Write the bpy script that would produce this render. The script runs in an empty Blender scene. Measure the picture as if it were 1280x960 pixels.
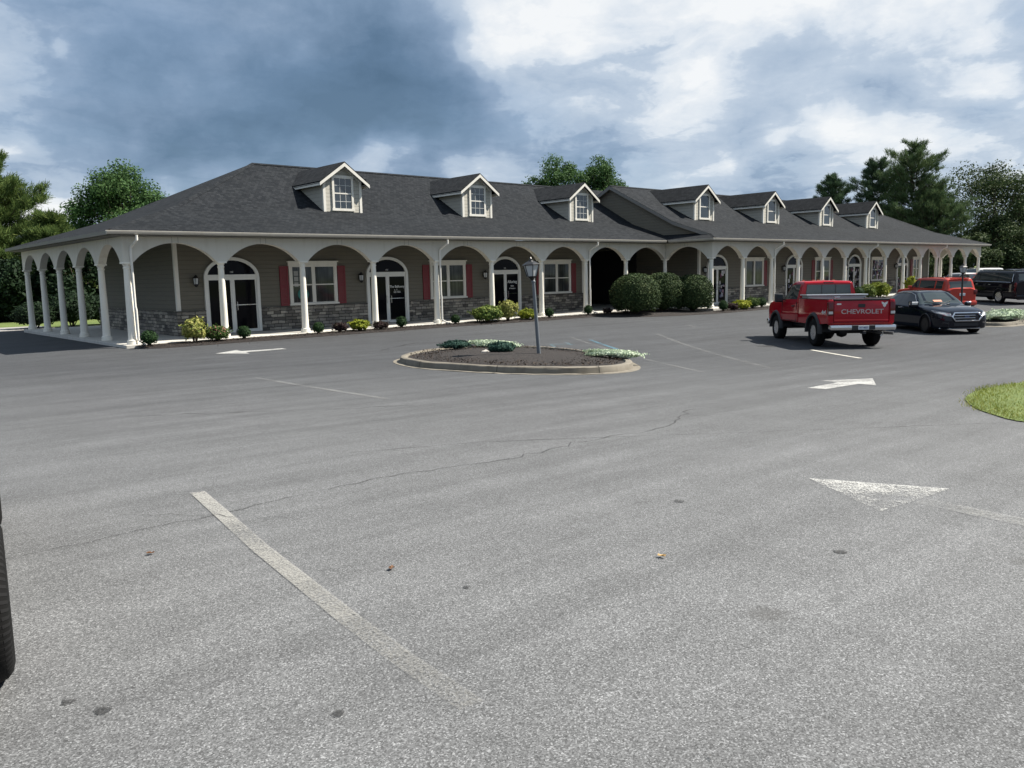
import bpy, bmesh, math, random
import numpy as np
from mathutils import Vector, Matrix
random.seed(7); RNG = np.random.default_rng(11)
R = math.radians
SC = bpy.context.scene
COL = SC.collection

# ------------------------------------------------------------------ camera
cam = bpy.data.cameras.new('camera'); co = bpy.data.objects.new('camera', cam); COL.objects.link(co)
r_ = Vector((0.74227902, -0.66973948, -0.02169969)); u_ = Vector((0.10552701, 0.08485488, 0.99078943)); f_ = Vector((0.66172948, 0.73773212, -0.13366161))
M = Matrix((r_, u_, -f_)).transposed().to_4x4(); M.translation = (0, 0, 1.961)
co.matrix_world = M
cam.sensor_width = 36; cam.lens = 36 * 1014.13 / 1280; cam.clip_end = 3000; cam.clip_start = .05
SC.camera = co
# ------------------------------------------------------------------ node helper
def N(nt, kind, inp=None, **props):
    n = nt.nodes.new(kind)
    for k, v in props.items(): setattr(n, k, v)
    for k, v in (inp or {}).items():
        s = n.inputs[k]
        if isinstance(v, bpy.types.NodeSocket): nt.links.new(v, s)
        else: s.default_value = v
    return n
def ramp(nt, fac, stops, interp='LINEAR'):
    n = nt.nodes.new('ShaderNodeValToRGB'); nt.links.new(fac, n.inputs[0]); cr = n.color_ramp; cr.interpolation = interp
    while len(cr.elements) < len(stops): cr.elements.new(.5)
    for e, (p, c) in zip(cr.elements, stops):
        e.position = p; e.color = (c, c, c, 1) if not hasattr(c, '__len__') else (*c, 1)
    return n.outputs[0]
def math_(nt, op, a, b=0.0, c=0.0): return N(nt, 'ShaderNodeMath', {0: a, 1: b, 2: c}, operation=op).outputs[0]
def vmath(nt, op, a, b=(0, 0, 0)): return N(nt, 'ShaderNodeVectorMath', {0: a, 1: b}, operation=op)
def mixc(nt, f, a, b, mode='MIX'):
    n = N(nt, 'ShaderNodeMix', data_type='RGBA', blend_type=mode)
    for i, v in ((0, f), (6, a), (7, b)):
        s = n.inputs[i]
        if isinstance(v, bpy.types.NodeSocket): nt.links.new(v, s)
        else: s.default_value = v if i == 0 or len(v) == 4 else (*v, 1)
    return n.outputs[2]
# ------------------------------------------------------------------ sky, sun, exposure
SUNV = Vector((.75, -.40, 1.0)).normalized()
W = bpy.data.worlds.new('World'); SC.world = W; W.use_nodes = True
nt = W.node_tree; nt.nodes.clear()
sky = N(nt, 'ShaderNodeTexSky', sky_type='NISHITA', sun_disc=False, sun_elevation=math.asin(SUNV.z), sun_rotation=math.atan2(SUNV.x, SUNV.y))
tc = N(nt, 'ShaderNodeTexCoord').outputs['Generated']
sp = N(nt, 'ShaderNodeSeparateXYZ', {0: tc})
zz = math_(nt, 'ADD', math_(nt, 'MAXIMUM', sp.outputs[2], 0.0), .22)
cp = N(nt, 'ShaderNodeCombineXYZ', {0: math_(nt, 'DIVIDE', sp.outputs[0], zz), 1: math_(nt, 'DIVIDE', sp.outputs[1], zz), 2: 0.0}).outputs[0]
warp = N(nt, 'ShaderNodeTexNoise', {'Vector': tc, 'Scale': 4.5, 'Detail': 5.0, 'Roughness': .5})
wv = vmath(nt, 'MULTIPLY', vmath(nt, 'SUBTRACT', warp.outputs['Color'], (.5, .5, .5)).outputs[0], (.26, .26, .16)).outputs[0]
dw = vmath(nt, 'NORMALIZE', vmath(nt, 'ADD', tc, wv).outputs[0]).outputs[0]
# cloud masses: (azimuth from +Y, elevation) in degrees, weight, sharpness
CL = [((8, 15), .06, 70), ((16, 21), .04, 60), ((30, 13), -.24, 90), ((20, 10), -.14, 90), ((38, 11.5), -.26, 130), ((41, 12), -.14, 500), ((28, 22), .05, 60), ((41, 20), .02, 90), ((12, 5.5), -.14, 300), ((24, 7), -.14, 200), ((36, 9), -.12, 300),
      ((44.8, 16), .22, 500), ((43.3, 12.5), .24, 900), ((45, 19), .12, 400), ((48, 13), .15, 120), ((52, 18), .08, 90), ((58, 19), .15, 160), ((63, 21), .13, 120), ((59, 23), .12, 300), ((54, 22), -.10, 300), ((66, 11), -.10, 500), ((61.5, 12.5), -.14, 400), ((70, 14), .17, 260), ((66, 18), .08, 220), ((73.5, 12), -.22, 1200), ((76, 20), .06, 100), ((54.5, 12), .10, 300),
      ((50, 6.5), -.05, 160), ((57, 5.5), -.04, 260), ((45, 7), .03, 250), ((61, 8.4), .24, 2200), ((65, 8.0), .22, 2200), ((57, 7.4), .14, 2500), ((69, 8.5), .20, 700), ((73, 6.5), .12, 400), ((51.5, 4.6), .32, 3500),
      ((30.5, 7.3), .34, 2600), ((33, 7.4), .36, 2600), ((35.5, 7.0), .36, 2600), ((38.5, 6.5), .28, 2600), ((41.5, 6.2), .2, 2600), ((24.5, 5.5), .26, 2600), ((21, 5.0), .2, 2600), ((10.2, 9.0), .34, 6000), ((14.5, 13.6), .12, 7000), ((10, 3.5), .34, 700), ((12.8, 4.5), .40, 1500), ((19, 8.8), .10, 3000), ((18.5, 11), .06, 3000)]
acc = None
for (az, el), w, k in CL:
    d = (math.sin(R(az)) * math.cos(R(el)), math.cos(R(az)) * math.cos(R(el)), math.sin(R(el)))
    dt = vmath(nt, 'DOT_PRODUCT', dw, d).outputs['Value']
    g = math_(nt, 'MULTIPLY', math_(nt, 'EXPONENT', math_(nt, 'MULTIPLY', math_(nt, 'SUBTRACT', dt, 1.0), float(k))), w)
    acc = g if acc is None else math_(nt, 'ADD', acc, g)
n1 = N(nt, 'ShaderNodeTexNoise', {'Vector': cp, 'Scale': 1.3, 'Detail': 8.0, 'Roughness': .58}, noise_dimensions='2D').outputs[0]
n2 = N(nt, 'ShaderNodeTexNoise', {'Vector': tc, 'Scale': 8.0, 'Detail': 7.0, 'Roughness': .6}).outputs[0]
cw = vmath(nt, 'ADD', cp, vmath(nt, 'MULTIPLY', N(nt, 'ShaderNodeTexNoise', {'Vector': cp, 'Scale': 2.2, 'Detail': 6.0, 'Roughness': .6}, noise_dimensions='2D').outputs['Color'], (.45, .45, 0)).outputs[0]).outputs[0]
vo = N(nt, 'ShaderNodeTexVoronoi', {'Vector': cw, 'Scale': 2.6, 'Detail': 4.0, 'Roughness': .55}, feature='F1', normalize=True, voronoi_dimensions='2D').outputs['Distance']
puff = math_(nt, 'SUBTRACT', .42, vo)
amp = math_(nt, 'ADD', .62, math_(nt, 'MULTIPLY', math_(nt, 'MAXIMUM', acc, -.12), 1.6))
nz = math_(nt, 'ADD', math_(nt, 'MULTIPLY', math_(nt, 'SUBTRACT', n1, .5), .40), math_(nt, 'MULTIPLY', math_(nt, 'SUBTRACT', n2, .5), .52))
nz = math_(nt, 'ADD', nz, math_(nt, 'MULTIPLY', puff, amp))
L = math_(nt, 'ADD', math_(nt, 'ADD', acc, nz), .475)
EXPO = 1.1
CS = 1.0 / 2**EXPO          # cloud radiance: the colours below are as seen at this exposure
ccol = ramp(nt, L, [(0, (.075, .140, .225)), (.16, (.115, .195, .305)), (.34, (.20, .295, .43)), (.47, (.285, .385, .53)), (.54, (.41, .51, .645)), (.70, (.53, .62, .735)), (.78, (.71, .775, .85)), (.98, (.92, .94, .955))])
bgc = N(nt, 'ShaderNodeBackground', {'Color': ccol, 'Strength': CS})
bgs = N(nt, 'ShaderNodeBackground', {'Color': sky.outputs[0], 'Strength': .08})
cover = ramp(nt, math_(nt, 'ADD', n1, math_(nt, 'MULTIPLY', acc, .3)), [(.3, .86), (.5, .97)])
mx = N(nt, 'ShaderNodeMixShader', {0: cover, 1: bgs.outputs[0], 2: bgc.outputs[0]})
N(nt, 'ShaderNodeOutputWorld', {0: mx.outputs[0]})
sl = bpy.data.lights.new('sun', 'SUN'); sl.energy = 4.8; sl.angle = R(.7); sl.color = (1, .94, .84)
so = bpy.data.objects.new('sun', sl); COL.objects.link(so); so.location = (20, -10, 40)
so.rotation_euler = SUNV.to_track_quat('Z', 'Y').to_euler()
SC.view_settings.view_transform = 'Standard'; SC.view_settings.look = 'None'; SC.view_settings.gamma = 1
SC.view_settings.use_curve_mapping = False; SC.view_settings.exposure = EXPO

# ------------------------------------------------------------------ terrain height
GP = np.array([(0,0,.36),(2,5,.28),(-6,8,.25),(-10,20,.0),(0,27,-.12),(8.4,26.8,-.1),(8,42,-.13),(20,26.6,-.1),(33,26.6,-.12),(45,23.6,-.14),(60,23.6,-.18),(75,23.6,-.22),
(14.5,15.3,-.22),(24,12,-.42),(32,11.3,-.5),(45,16,-.38),(52,15.5,-.25),(13,4,-.02),(25,2,-.2),(40,0,-.3),(70,10,-.25),(100,20,-.3),(-10,-10,.4),(10,-10,.2),(0,45,-.15),
(110,60,-.3),(-40,60,-.2),(-40,-30,.3),(60,-40,-.3),(20,60,-.2),(60,60,-.3),(110,-30,-.3),(20,40,-.12),(60,38,-.2),(-30,15,.1)])
def _k(r2): return np.where(r2 > 0, .5 * r2 * np.log(np.maximum(r2, 1e-12)), 0)
_n = len(GP); _A = np.zeros((_n + 3, _n + 3))
_A[:_n, :_n] = _k(((GP[:, None, :2] - GP[None, :, :2]) ** 2).sum(-1)) + np.eye(_n) * 2.0; _A[:_n, _n] = 1; _A[:_n, _n+1:] = GP[:, :2]; _A[_n:, :_n] = _A[:_n, _n:].T
_Wt = np.linalg.solve(_A, np.concatenate([GP[:, 2], [0, 0, 0]]))
def ground(x, y):
    x = np.clip(np.asarray(x, float), -40, 110); y = np.clip(np.asarray(y, float), -40, 60)
    d2 = (x[..., None] - GP[:, 0]) ** 2 + (y[..., None] - GP[:, 1]) ** 2
    return _k(d2) @ _Wt[:_n] + _Wt[_n] + _Wt[_n+1] * x + _Wt[_n+2] * y
def gz(x, y): return float(ground(x, y))

# ------------------------------------------------------------------ mesh builder
ORG = {}
def org(o): return ORG.get(o.name, Vector((0, 0, 0))) if o else Vector((0, 0, 0))
def tag(o, label=None, cat=None, group=None, kind=None):
    for k, v in (('label', label), ('category', cat), ('group', group), ('kind', kind)):
        if v: o[k] = v
    return o
def thing(name, loc, label, cat, group=None, rz=0):
    o = bpy.data.objects.new(name, None); COL.objects.link(o); o.location = loc; o.rotation_euler.z = rz; o.empty_display_size = .3
    return tag(o, label, cat, group)
class MB:
    def __init__(s): s.v = []; s.f = []
    def add(s, vs, fs):
        b = len(s.v); s.v += [tuple(p) for p in vs]; s.f += [tuple(i + b for i in f) for f in fs]; return s
    def box(s, x0, x1, y0, y1, z0, z1, T=None):
        vs = [Vector((x, y, z)) for z in (z0, z1) for y in (y0, y1) for x in (x0, x1)]
        if T is not None: vs = [T @ p for p in vs]
        return s.add(vs, [(0,2,3,1),(4,5,7,6),(0,1,5,4),(2,6,7,3),(0,4,6,2),(1,3,7,5)])
    def rbox(s, x0, x1, y0, y1, z0, z1, b=.02, T=None):
        vs = []; fs = []
        bm = bmesh.new(); bmesh.ops.create_cube(bm, size=1)
        for p in bm.verts: p.co = ((x0+x1)/2 + p.co.x*(x1-x0), (y0+y1)/2 + p.co.y*(y1-y0), (z0+z1)/2 + p.co.z*(z1-z0))
        bmesh.ops.bevel(bm, geom=bm.edges[:], offset=b, segments=2, affect='EDGES', profile=.5)
        bm.verts.index_update()
        vs = [T @ p.co if T is not None else p.co.copy() for p in bm.verts]; fs = [[p.index for p in f.verts] for f in bm.faces]; bm.free()
        return s.add(vs, fs)
    def prism(s, poly, fn, d0, d1):
        """poly: list of (a,b); fn(a,b,d)->xyz"""
        n = len(poly); vs = [fn(a, b, d0) for a, b in poly] + [fn(a, b, d1) for a, b in poly]
        return s.add(vs, [tuple(range(n)), tuple(range(2*n-1, n-1, -1))] + [(i, i+n, (i+1) % n + n, (i+1) % n) for i in range(n)])
    def tube(s, pts, r, n=8, cap=True, closed=False):
        pts = [Vector(p) for p in pts]; m = len(pts); rr = r if hasattr(r, '__len__') else [r] * m
        b = len(s.v); pu = None
        for i, p in enumerate(pts):
            t = ((pts[(i+1) % m] if closed or i < m-1 else p) - (pts[i-1] if closed or i > 0 else p)).normalized()
            ref = Vector((0, 0, 1)) if abs(t.z) < .9 else Vector((1, 0, 0))
            if pu is None: a = t.cross(ref).normalized()
            else:
                a = pu - t * pu.dot(t)
                a = a.normalized() if a.length > 1e-6 else t.cross(ref).normalized()
            pu = a; c = t.cross(a)
            s.v += [tuple(p + (a * math.cos(2*math.pi*j/n) + c * math.sin(2*math.pi*j/n)) * rr[i]) for j in range(n)]
        for i in range(m if closed else m - 1):
            k = (i + 1) % m
            for j in range(n): s.f.append((b+i*n+j, b+i*n+(j+1) % n, b+k*n+(j+1) % n, b+k*n+j))
        if cap and not closed: s.f += [tuple(b+j for j in range(n-1, -1, -1)), tuple(b+(m-1)*n+j for j in range(n))]
        return s
    def lathe(s, prof, c=(0, 0, 0), n=20, T=None, axis='z'):
        b = len(s.v); m = len(prof)
        for (r, z) in prof:
            for j in range(n):
                a = 2*math.pi*j/n
                p = Vector((r*math.cos(a), r*math.sin(a), z)) if axis == 'z' else Vector((r*math.cos(a), z, r*math.sin(a)))
                p = p + Vector(c)
                s.v.append(tuple(T @ p if T is not None else p))
        for i in range(m-1):
            for j in range(n): s.f.append((b+i*n+j, b+i*n+(j+1) % n, b+(i+1)*n+(j+1) % n, b+(i+1)*n+j))
        s.f += [tuple(b+j for j in range(n-1, -1, -1)), tuple(b+(m-1)*n+j for j in range(n))]
        return s
    def build(s, name, mat, parent=None, smooth=None, uv=True, world=False, fix=True):
        o_ = org(parent) if world else Vector((0, 0, 0))
        me = bpy.data.meshes.new(name)
        me.from_pydata([(p[0]-o_.x, p[1]-o_.y, p[2]-o_.z) for p in s.v], [], s.f)
        if fix:
            bm = bmesh.new(); bm.from_mesh(me); bmesh.ops.recalc_face_normals(bm, faces=bm.faces[:]); bm.to_mesh(me); bm.free()
        me.materials.append(mat)
        if uv: auto_uv(me, o_)
        if smooth is not None:
            me.polygons.foreach_set('use_smooth', [True]*len(me.polygons)); me.set_sharp_from_angle(angle=R(smooth))
        o = bpy.data.objects.new(name, me); COL.objects.link(o)
        if parent is not None: o.parent = parent
        ORG[o.name] = Vector(o_) if world else Vector((0, 0, 0))
        return o
def auto_uv(me, off):
    lay = me.uv_layers.new(name='UVMap')
    for p in me.polygons:
        n = p.normal
        t = Vector((0, 0, 1)).cross(n)
        t = t.normalized() if t.length > .02 else Vector((1, 0, 0))
        b = n.cross(t)
        for li in p.loop_indices:
            c = me.vertices[me.loops[li].vertex_index].co + off
            lay.data[li].uv = (c.dot(t), c.dot(b))
def fastmesh(name, V, F4, mat, parent=None, uv=None):
    me = bpy.data.meshes.new(name); V = np.asarray(V, np.float32); F4 = np.asarray(F4, np.int32); k = F4.shape[1]
    me.vertices.add(len(V)); me.vertices.foreach_set('co', V.ravel())
    me.loops.add(F4.size); me.loops.foreach_set('vertex_index', F4.ravel())
    me.polygons.add(len(F4)); me.polygons.foreach_set('loop_start', np.arange(len(F4), dtype=np.int32)*k); me.polygons.foreach_set('loop_total', np.full(len(F4), k, np.int32))
    me.update(calc_edges=True); me.materials.append(mat)
    o = bpy.data.objects.new(name, me); COL.objects.link(o)
    if parent is not None: o.parent = parent
    return o
def copy_tree(o, parent=None):
    c = o.copy(); COL.objects.link(c)
    if parent is not None: c.parent = parent
    for ch in list(o.children): copy_tree(ch, c)
    return c

# ------------------------------------------------------------------ materials
MATS = {}
def mat(name, color=(.5, .5, .5), rough=.6, metal=0, var=0, vscale=3, coat=0, spec=.5, bump=0, bscale=40, emit=None):
    if name in MATS: return MATS[name]
    m = bpy.data.materials.new(name); m.use_nodes = True; nt = m.node_tree; b = nt.nodes['Principled BSDF']
    b.inputs['Base Color'].default_value = (*color, 1); b.inputs['Roughness'].default_value = rough; b.inputs['Metallic'].default_value = metal
    b.inputs['Coat Weight'].default_value = coat; b.inputs['Coat Roughness'].default_value = .04; b.inputs['Specular IOR Level'].default_value = spec
    tcn = N(nt, 'ShaderNodeTexCoord').outputs['Object']
    if var:
        nn = N(nt, 'ShaderNodeTexNoise', {'Vector': tcn, 'Scale': vscale, 'Detail': 5.0, 'Roughness': .6}).outputs[0]
        nt.links.new(mixc(nt, nn, tuple(c*(1-var) for c in color), tuple(min(1, c*(1+var)) for c in color)), b.inputs['Base Color'])
        nt.links.new(ramp(nt, nn, [(.3, max(0, rough-.08)), (.7, min(1, rough+.08))]), b.inputs['Roughness'])
    if bump:
        nb = N(nt, 'ShaderNodeTexNoise', {'Vector': tcn, 'Scale': bscale, 'Detail': 4.0}).outputs[0]
        nt.links.new(N(nt, 'ShaderNodeBump', {'Strength': bump, 'Distance': .01, 'Height': nb}).outputs[0], b.inputs['Normal'])
    MATS[name] = m; return m
def weather(m, dark=.55, amt=.6):
    nt = m.node_tree; b = nt.nodes['Principled BSDF']; P = N(nt, 'ShaderNodeNewGeometry').outputs['Position']
    n = N(nt, 'ShaderNodeTexNoise', {'Vector': N(nt, 'ShaderNodeMapping', {'Vector': P, 'Scale': (5, 5, .5)}).outputs[0], 'Scale': 1.0, 'Detail': 6.0, 'Roughness': .65}).outputs[0]
    n2 = N(nt, 'ShaderNodeTexNoise', {'Vector': P, 'Scale': 2.2, 'Detail': 5.0}).outputs[0]
    f = math_(nt, 'MULTIPLY', ramp(nt, n, [(.48, 0), (.72, amt)]), ramp(nt, n2, [(.35, .2), (.65, 1)]))
    src = b.inputs['Base Color']; c = src.links[0].from_socket if src.links else tuple(src.default_value)
    nt.links.new(mixc(nt, f, c, mixc(nt, 1.0, c, (dark, dark*.95, dark*.85), 'MULTIPLY')), src)
def pbsdf(name):
    m = bpy.data.materials.new(name); m.use_nodes = True; MATS[name] = m
    return m, m.node_tree, m.node_tree.nodes['Principled BSDF']
def link(nt, a, b): nt.links.new(a, b)

def m_asphalt():
    m, nt, b = pbsdf('asphalt')
    P = N(nt, 'ShaderNodeNewGeometry').outputs['Position']
    sp = N(nt, 'ShaderNodeSeparateXYZ', {0: P})
    flat = N(nt, 'ShaderNodeCombineXYZ', {0: sp.outputs[0], 1: sp.outputs[1], 2: 0.0}).outputs[0]
    v = N(nt, 'ShaderNodeTexVoronoi', {'Vector': flat, 'Scale': 170.0, 'Randomness': 1.0})
    vs = N(nt, 'ShaderNodeSeparateColor', {0: v.outputs['Color']})
    grain = ramp(nt, vs.outputs[0], [(0, .42), (.35, .76), (.75, 1.08), (.9, 1.42), (1, 2.1)])
    f2 = N(nt, 'ShaderNodeTexNoise', {'Vector': flat, 'Scale': 75.0, 'Detail': 4.0, 'Roughness': .7}).outputs[0]
    big = N(nt, 'ShaderNodeTexNoise', {'Vector': flat, 'Scale': .16, 'Detail': 6.0, 'Roughness': .62}).outputs[0]
    st = N(nt, 'ShaderNodeMapping', {'Vector': flat, 'Rotation': (0, 0, R(-14)), 'Scale': (.13, 1.9, 1)}).outputs[0]
    streak = N(nt, 'ShaderNodeTexNoise', {'Vector': st, 'Scale': 1.0, 'Detail': 7.0, 'Roughness': .65}).outputs[0]
    mid = N(nt, 'ShaderNodeTexNoise', {'Vector': flat, 'Scale': 1.3, 'Detail': 7.0, 'Roughness': .68}).outputs[0]
    # old aggregate-rich pavement near the entrance, newer sealed beyond; colour also carries view-angle darkening
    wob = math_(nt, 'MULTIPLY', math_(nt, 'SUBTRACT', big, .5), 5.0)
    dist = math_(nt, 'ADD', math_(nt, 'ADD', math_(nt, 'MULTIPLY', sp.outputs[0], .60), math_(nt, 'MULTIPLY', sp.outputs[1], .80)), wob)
    seal_shade = ramp(nt, math_(nt, 'DIVIDE', dist, 40.0), [(.10, 0), (.30, .5), (.5, 1)])
    base = mixc(nt, seal_shade, (.128, .131, .135), (.050, .0525, .057))
    val = math_(nt, 'MULTIPLY', ramp(nt, big, [(.3, .90), (.7, 1.1)]), ramp(nt, streak, [(.3, .80), (.5, 1.0), (.72, 1.22)]))
    val = math_(nt, 'MULTIPLY', val, ramp(nt, mid, [(.25, .86), (.75, 1.12)]))
    val = math_(nt, 'MULTIPLY', val, ramp(nt, f2, [(.25, .8), (.75, 1.2)]))
    gm = math_(nt, 'ADD', math_(nt, 'MULTIPLY', math_(nt, 'SUBTRACT', grain, 1.0), ramp(nt, seal_shade, [(0, 1.0), (1, .5)])), 1.0)
    val = math_(nt, 'MULTIPLY', val, gm)
    col = mixc(nt, 1.0, base, N(nt, 'ShaderNodeCombineColor', {0: val, 1: val, 2: val}).outputs[0], 'MULTIPLY')
    spot = N(nt, 'ShaderNodeTexVoronoi', {'Vector': vmath(nt, 'ADD', flat, vmath(nt, 'MULTIPLY', N(nt, 'ShaderNodeTexNoise', {'Vector': flat, 'Scale': 6.0}).outputs['Color'], (.12, .12, 0)).outputs[0]).outputs[0], 'Scale': .55}, feature='F1')
    sm = ramp(nt, spot.outputs['Distance'], [(.035, .45), (.075, 0)])
    col = mixc(nt, sm, col, (.045, .044, .042))
    link(nt, col, b.inputs['Base Color']); b.inputs['Roughness'].default_value = .88; b.inputs['Specular IOR Level'].default_value = .3
    h = math_(nt, 'ADD', vs.outputs[0], f2)
    link(nt, N(nt, 'ShaderNodeBump', {'Strength': .35, 'Distance': .006, 'Height': h}).outputs[0], b.inputs['Normal'])
    return m
def m_paint(name, col, keep=.5, scale=60., soft=.12, op=1.0):
    m, nt, b = pbsdf(name)
    P = N(nt, 'ShaderNodeNewGeometry').outputs['Position']
    v = N(nt, 'ShaderNodeTexVoronoi', {'Vector': P, 'Scale': 120.0}).outputs['Color']
    v = N(nt, 'ShaderNodeSeparateColor', {0: v}).outputs[0]
    n = N(nt, 'ShaderNodeTexNoise', {'Vector': P, 'Scale': scale, 'Detail': 5.0, 'Roughness': .7}).outputs[0]
    n2 = N(nt, 'ShaderNodeTexNoise', {'Vector': P, 'Scale': 1.7, 'Detail': 4.0}).outputs[0]
    s = math_(nt, 'ADD', math_(nt, 'ADD', math_(nt, 'MULTIPLY', v, .3), math_(nt, 'MULTIPLY', n, .5)), math_(nt, 'MULTIPLY', n2, .7))
    T = .75 + (.5-keep)*.55
    mask = ramp(nt, s, [(max(0, T-soft), 0), (min(1, T+soft), 1)])
    mask = math_(nt, 'MULTIPLY', mask, op)
    b.inputs['Base Color'].default_value = (*col, 1); b.inputs['Roughness'].default_value = .7
    tr = N(nt, 'ShaderNodeBsdfTransparent'); mxs = N(nt, 'ShaderNodeMixShader', {0: mask, 1: tr.outputs[0], 2: b.outputs[0]})
    link(nt, mxs.outputs[0], nt.nodes['Material Output'].inputs[0]); return m
def m_uvmat(name, fn, rough=.8):
    m, nt, b = pbsdf(name); uv = N(nt, 'ShaderNodeUVMap', uv_map='UVMap').outputs[0]; b.inputs['Roughness'].default_value = rough
    fn(nt, b, uv); return m
def f_siding(col):
    def fn(nt, b, uv):
        v = N(nt, 'ShaderNodeSeparateXYZ', {0: uv}).outputs[1]
        fr = math_(nt, 'FRACT', math_(nt, 'DIVIDE', v, .16))
        n = N(nt, 'ShaderNodeTexNoise', {'Vector': N(nt, 'ShaderNodeMapping', {'Vector': uv, 'Scale': (.6, 6, 1)}).outputs[0], 'Scale': 3.0, 'Detail': 5.0}).outputs[0]
        c = mixc(nt, n, tuple(k*.86 for k in col), tuple(k*1.14 for k in col))
        c = mixc(nt, ramp(nt, fr, [(0, .55), (.06, .55), (.1, 0)]), c, tuple(k*.35 for k in col))
        link(nt, c, b.inputs['Base Color'])
        link(nt, N(nt, 'ShaderNodeBump', {'Strength': .8, 'Distance': .02, 'Height': math_(nt, 'SUBTRACT', 1.0, fr)}).outputs[0], b.inputs['Normal'])
    return fn
def f_shingle(nt, b, uv):
    wv = N(nt, 'ShaderNodeTexNoise', {'Vector': uv, 'Scale': 6.0, 'Detail': 2.0}).outputs['Color']
    u2 = vmath(nt, 'ADD', uv, vmath(nt, 'MULTIPLY', wv, (.02, .02, 0)).outputs[0]).outputs[0]
    br = N(nt, 'ShaderNodeTexBrick', {'Vector': u2, 'Color1': (.008, .010, .013, 1), 'Color2': (.021, .0235, .027, 1), 'Mortar': (.006, .007, .008, 1), 'Scale': 1.0, 'Mortar Size': .008, 'Bias': 0.0, 'Brick Width': .17, 'Row Height': .14}, offset=.37, offset_frequency=2)
    n = N(nt, 'ShaderNodeTexNoise', {'Vector': uv, 'Scale': .35, 'Detail': 5.0, 'Roughness': .6}).outputs[0]
    g = N(nt, 'ShaderNodeTexNoise', {'Vector': uv, 'Scale': 90.0, 'Detail': 2.0}).outputs[0]
    k = math_(nt, 'MULTIPLY', ramp(nt, n, [(.3, .86), (.7, 1.14)]), ramp(nt, g, [(.3, .75), (.7, 1.3)]))
    link(nt, mixc(nt, 1.0, br.outputs[0], N(nt, 'ShaderNodeCombineColor', {0: k, 1: k, 2: k}).outputs[0], 'MULTIPLY'), b.inputs['Base Color'])
    fr = math_(nt, 'FRACT', math_(nt, 'DIVIDE', N(nt, 'ShaderNodeSeparateXYZ', {0: u2}).outputs[1], .14))
    link(nt, N(nt, 'ShaderNodeBump', {'Strength': .6, 'Distance': .012, 'Height': math_(nt, 'SUBTRACT', 1.0, fr)}).outputs[0], b.inputs['Normal'])
    b.inputs['Roughness'].default_value = .95; b.inputs['Specular IOR Level'].default_value = .15
def f_stone(nt, b, uv):
    wv = N(nt, 'ShaderNodeTexNoise', {'Vector': uv, 'Scale': 4.0, 'Detail': 3.0}).outputs['Color']
    u2 = vmath(nt, 'ADD', uv, vmath(nt, 'MULTIPLY', vmath(nt, 'SUBTRACT', wv, (.5, .5, .5)).outputs[0], (.12, .07, 0)).outputs[0]).outputs[0]
    br = N(nt, 'ShaderNodeTexBrick', {'Vector': u2, 'Color1': (.11, .104, .096, 1), 'Color2': (.46, .435, .39, 1), 'Mortar': (.045, .043, .04, 1), 'Scale': 1.0, 'Mortar Size': .012, 'Mortar Smooth': .3, 'Brick Width': .30, 'Row Height': .125}, offset=.43, squash=1.6, squash_frequency=3)
    vo = N(nt, 'ShaderNodeTexVoronoi', {'Vector': N(nt, 'ShaderNodeMapping', {'Vector': uv, 'Scale': (1.7, 3.6, 1)}).outputs[0], 'Scale': 1.3}).outputs['Color']
    vv = N(nt, 'ShaderNodeSeparateColor', {0: vo}).outputs[0]
    c = mixc(nt, 1.0, br.outputs[0], mixc(nt, vv, (.62, .60, .60), (1.2, 1.16, 1.08)), 'MULTIPLY')
    n = N(nt, 'ShaderNodeTexNoise', {'Vector': uv, 'Scale': 25.0, 'Detail': 5.0}).outputs[0]
    link(nt, mixc(nt, .5, c, mixc(nt, n, (.4, .4, .4), (1.0, 1.0, 1.0)), 'MULTIPLY'), b.inputs['Base Color'])
    h = math_(nt, 'ADD', math_(nt, 'MULTIPLY', br.outputs[1], -1.0), math_(nt, 'MULTIPLY', n, .4))
    link(nt, N(nt, 'ShaderNodeBump', {'Strength': 1.0, 'Distance': .03, 'Height': h}).outputs[0], b.inputs['Normal'])
def m_leaf(name, cols, rough=.7, trans=.25):
    m, nt, b = pbsdf(name)
    rnd = N(nt, 'ShaderNodeNewGeometry').outputs['Random Per Island']
    P = N(nt, 'ShaderNodeNewGeometry').outputs['Position']
    n = N(nt, 'ShaderNodeTexNoise', {'Vector': P, 'Scale': .9, 'Detail': 3.0}).outputs[0]
    f = math_(nt, 'ADD', math_(nt, 'MULTIPLY', rnd, .75), math_(nt, 'MULTIPLY', math_(nt, 'SUBTRACT', n, .38), .9))
    c = ramp(nt, f, [(i/(len(cols)-1), k) for i, k in enumerate(cols)])
    link(nt, c, b.inputs['Base Color']); b.inputs['Roughness'].default_value = rough; b.inputs['Specular IOR Level'].default_value = .12
    t = N(nt, 'ShaderNodeBsdfTranslucent', {'Color': c}); x = N(nt, 'ShaderNodeMixShader', {0: trans, 1: b.outputs[0], 2: t.outputs[0]})
    link(nt, x.outputs[0], nt.nodes['Material Output'].inputs[0]); return m
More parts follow.
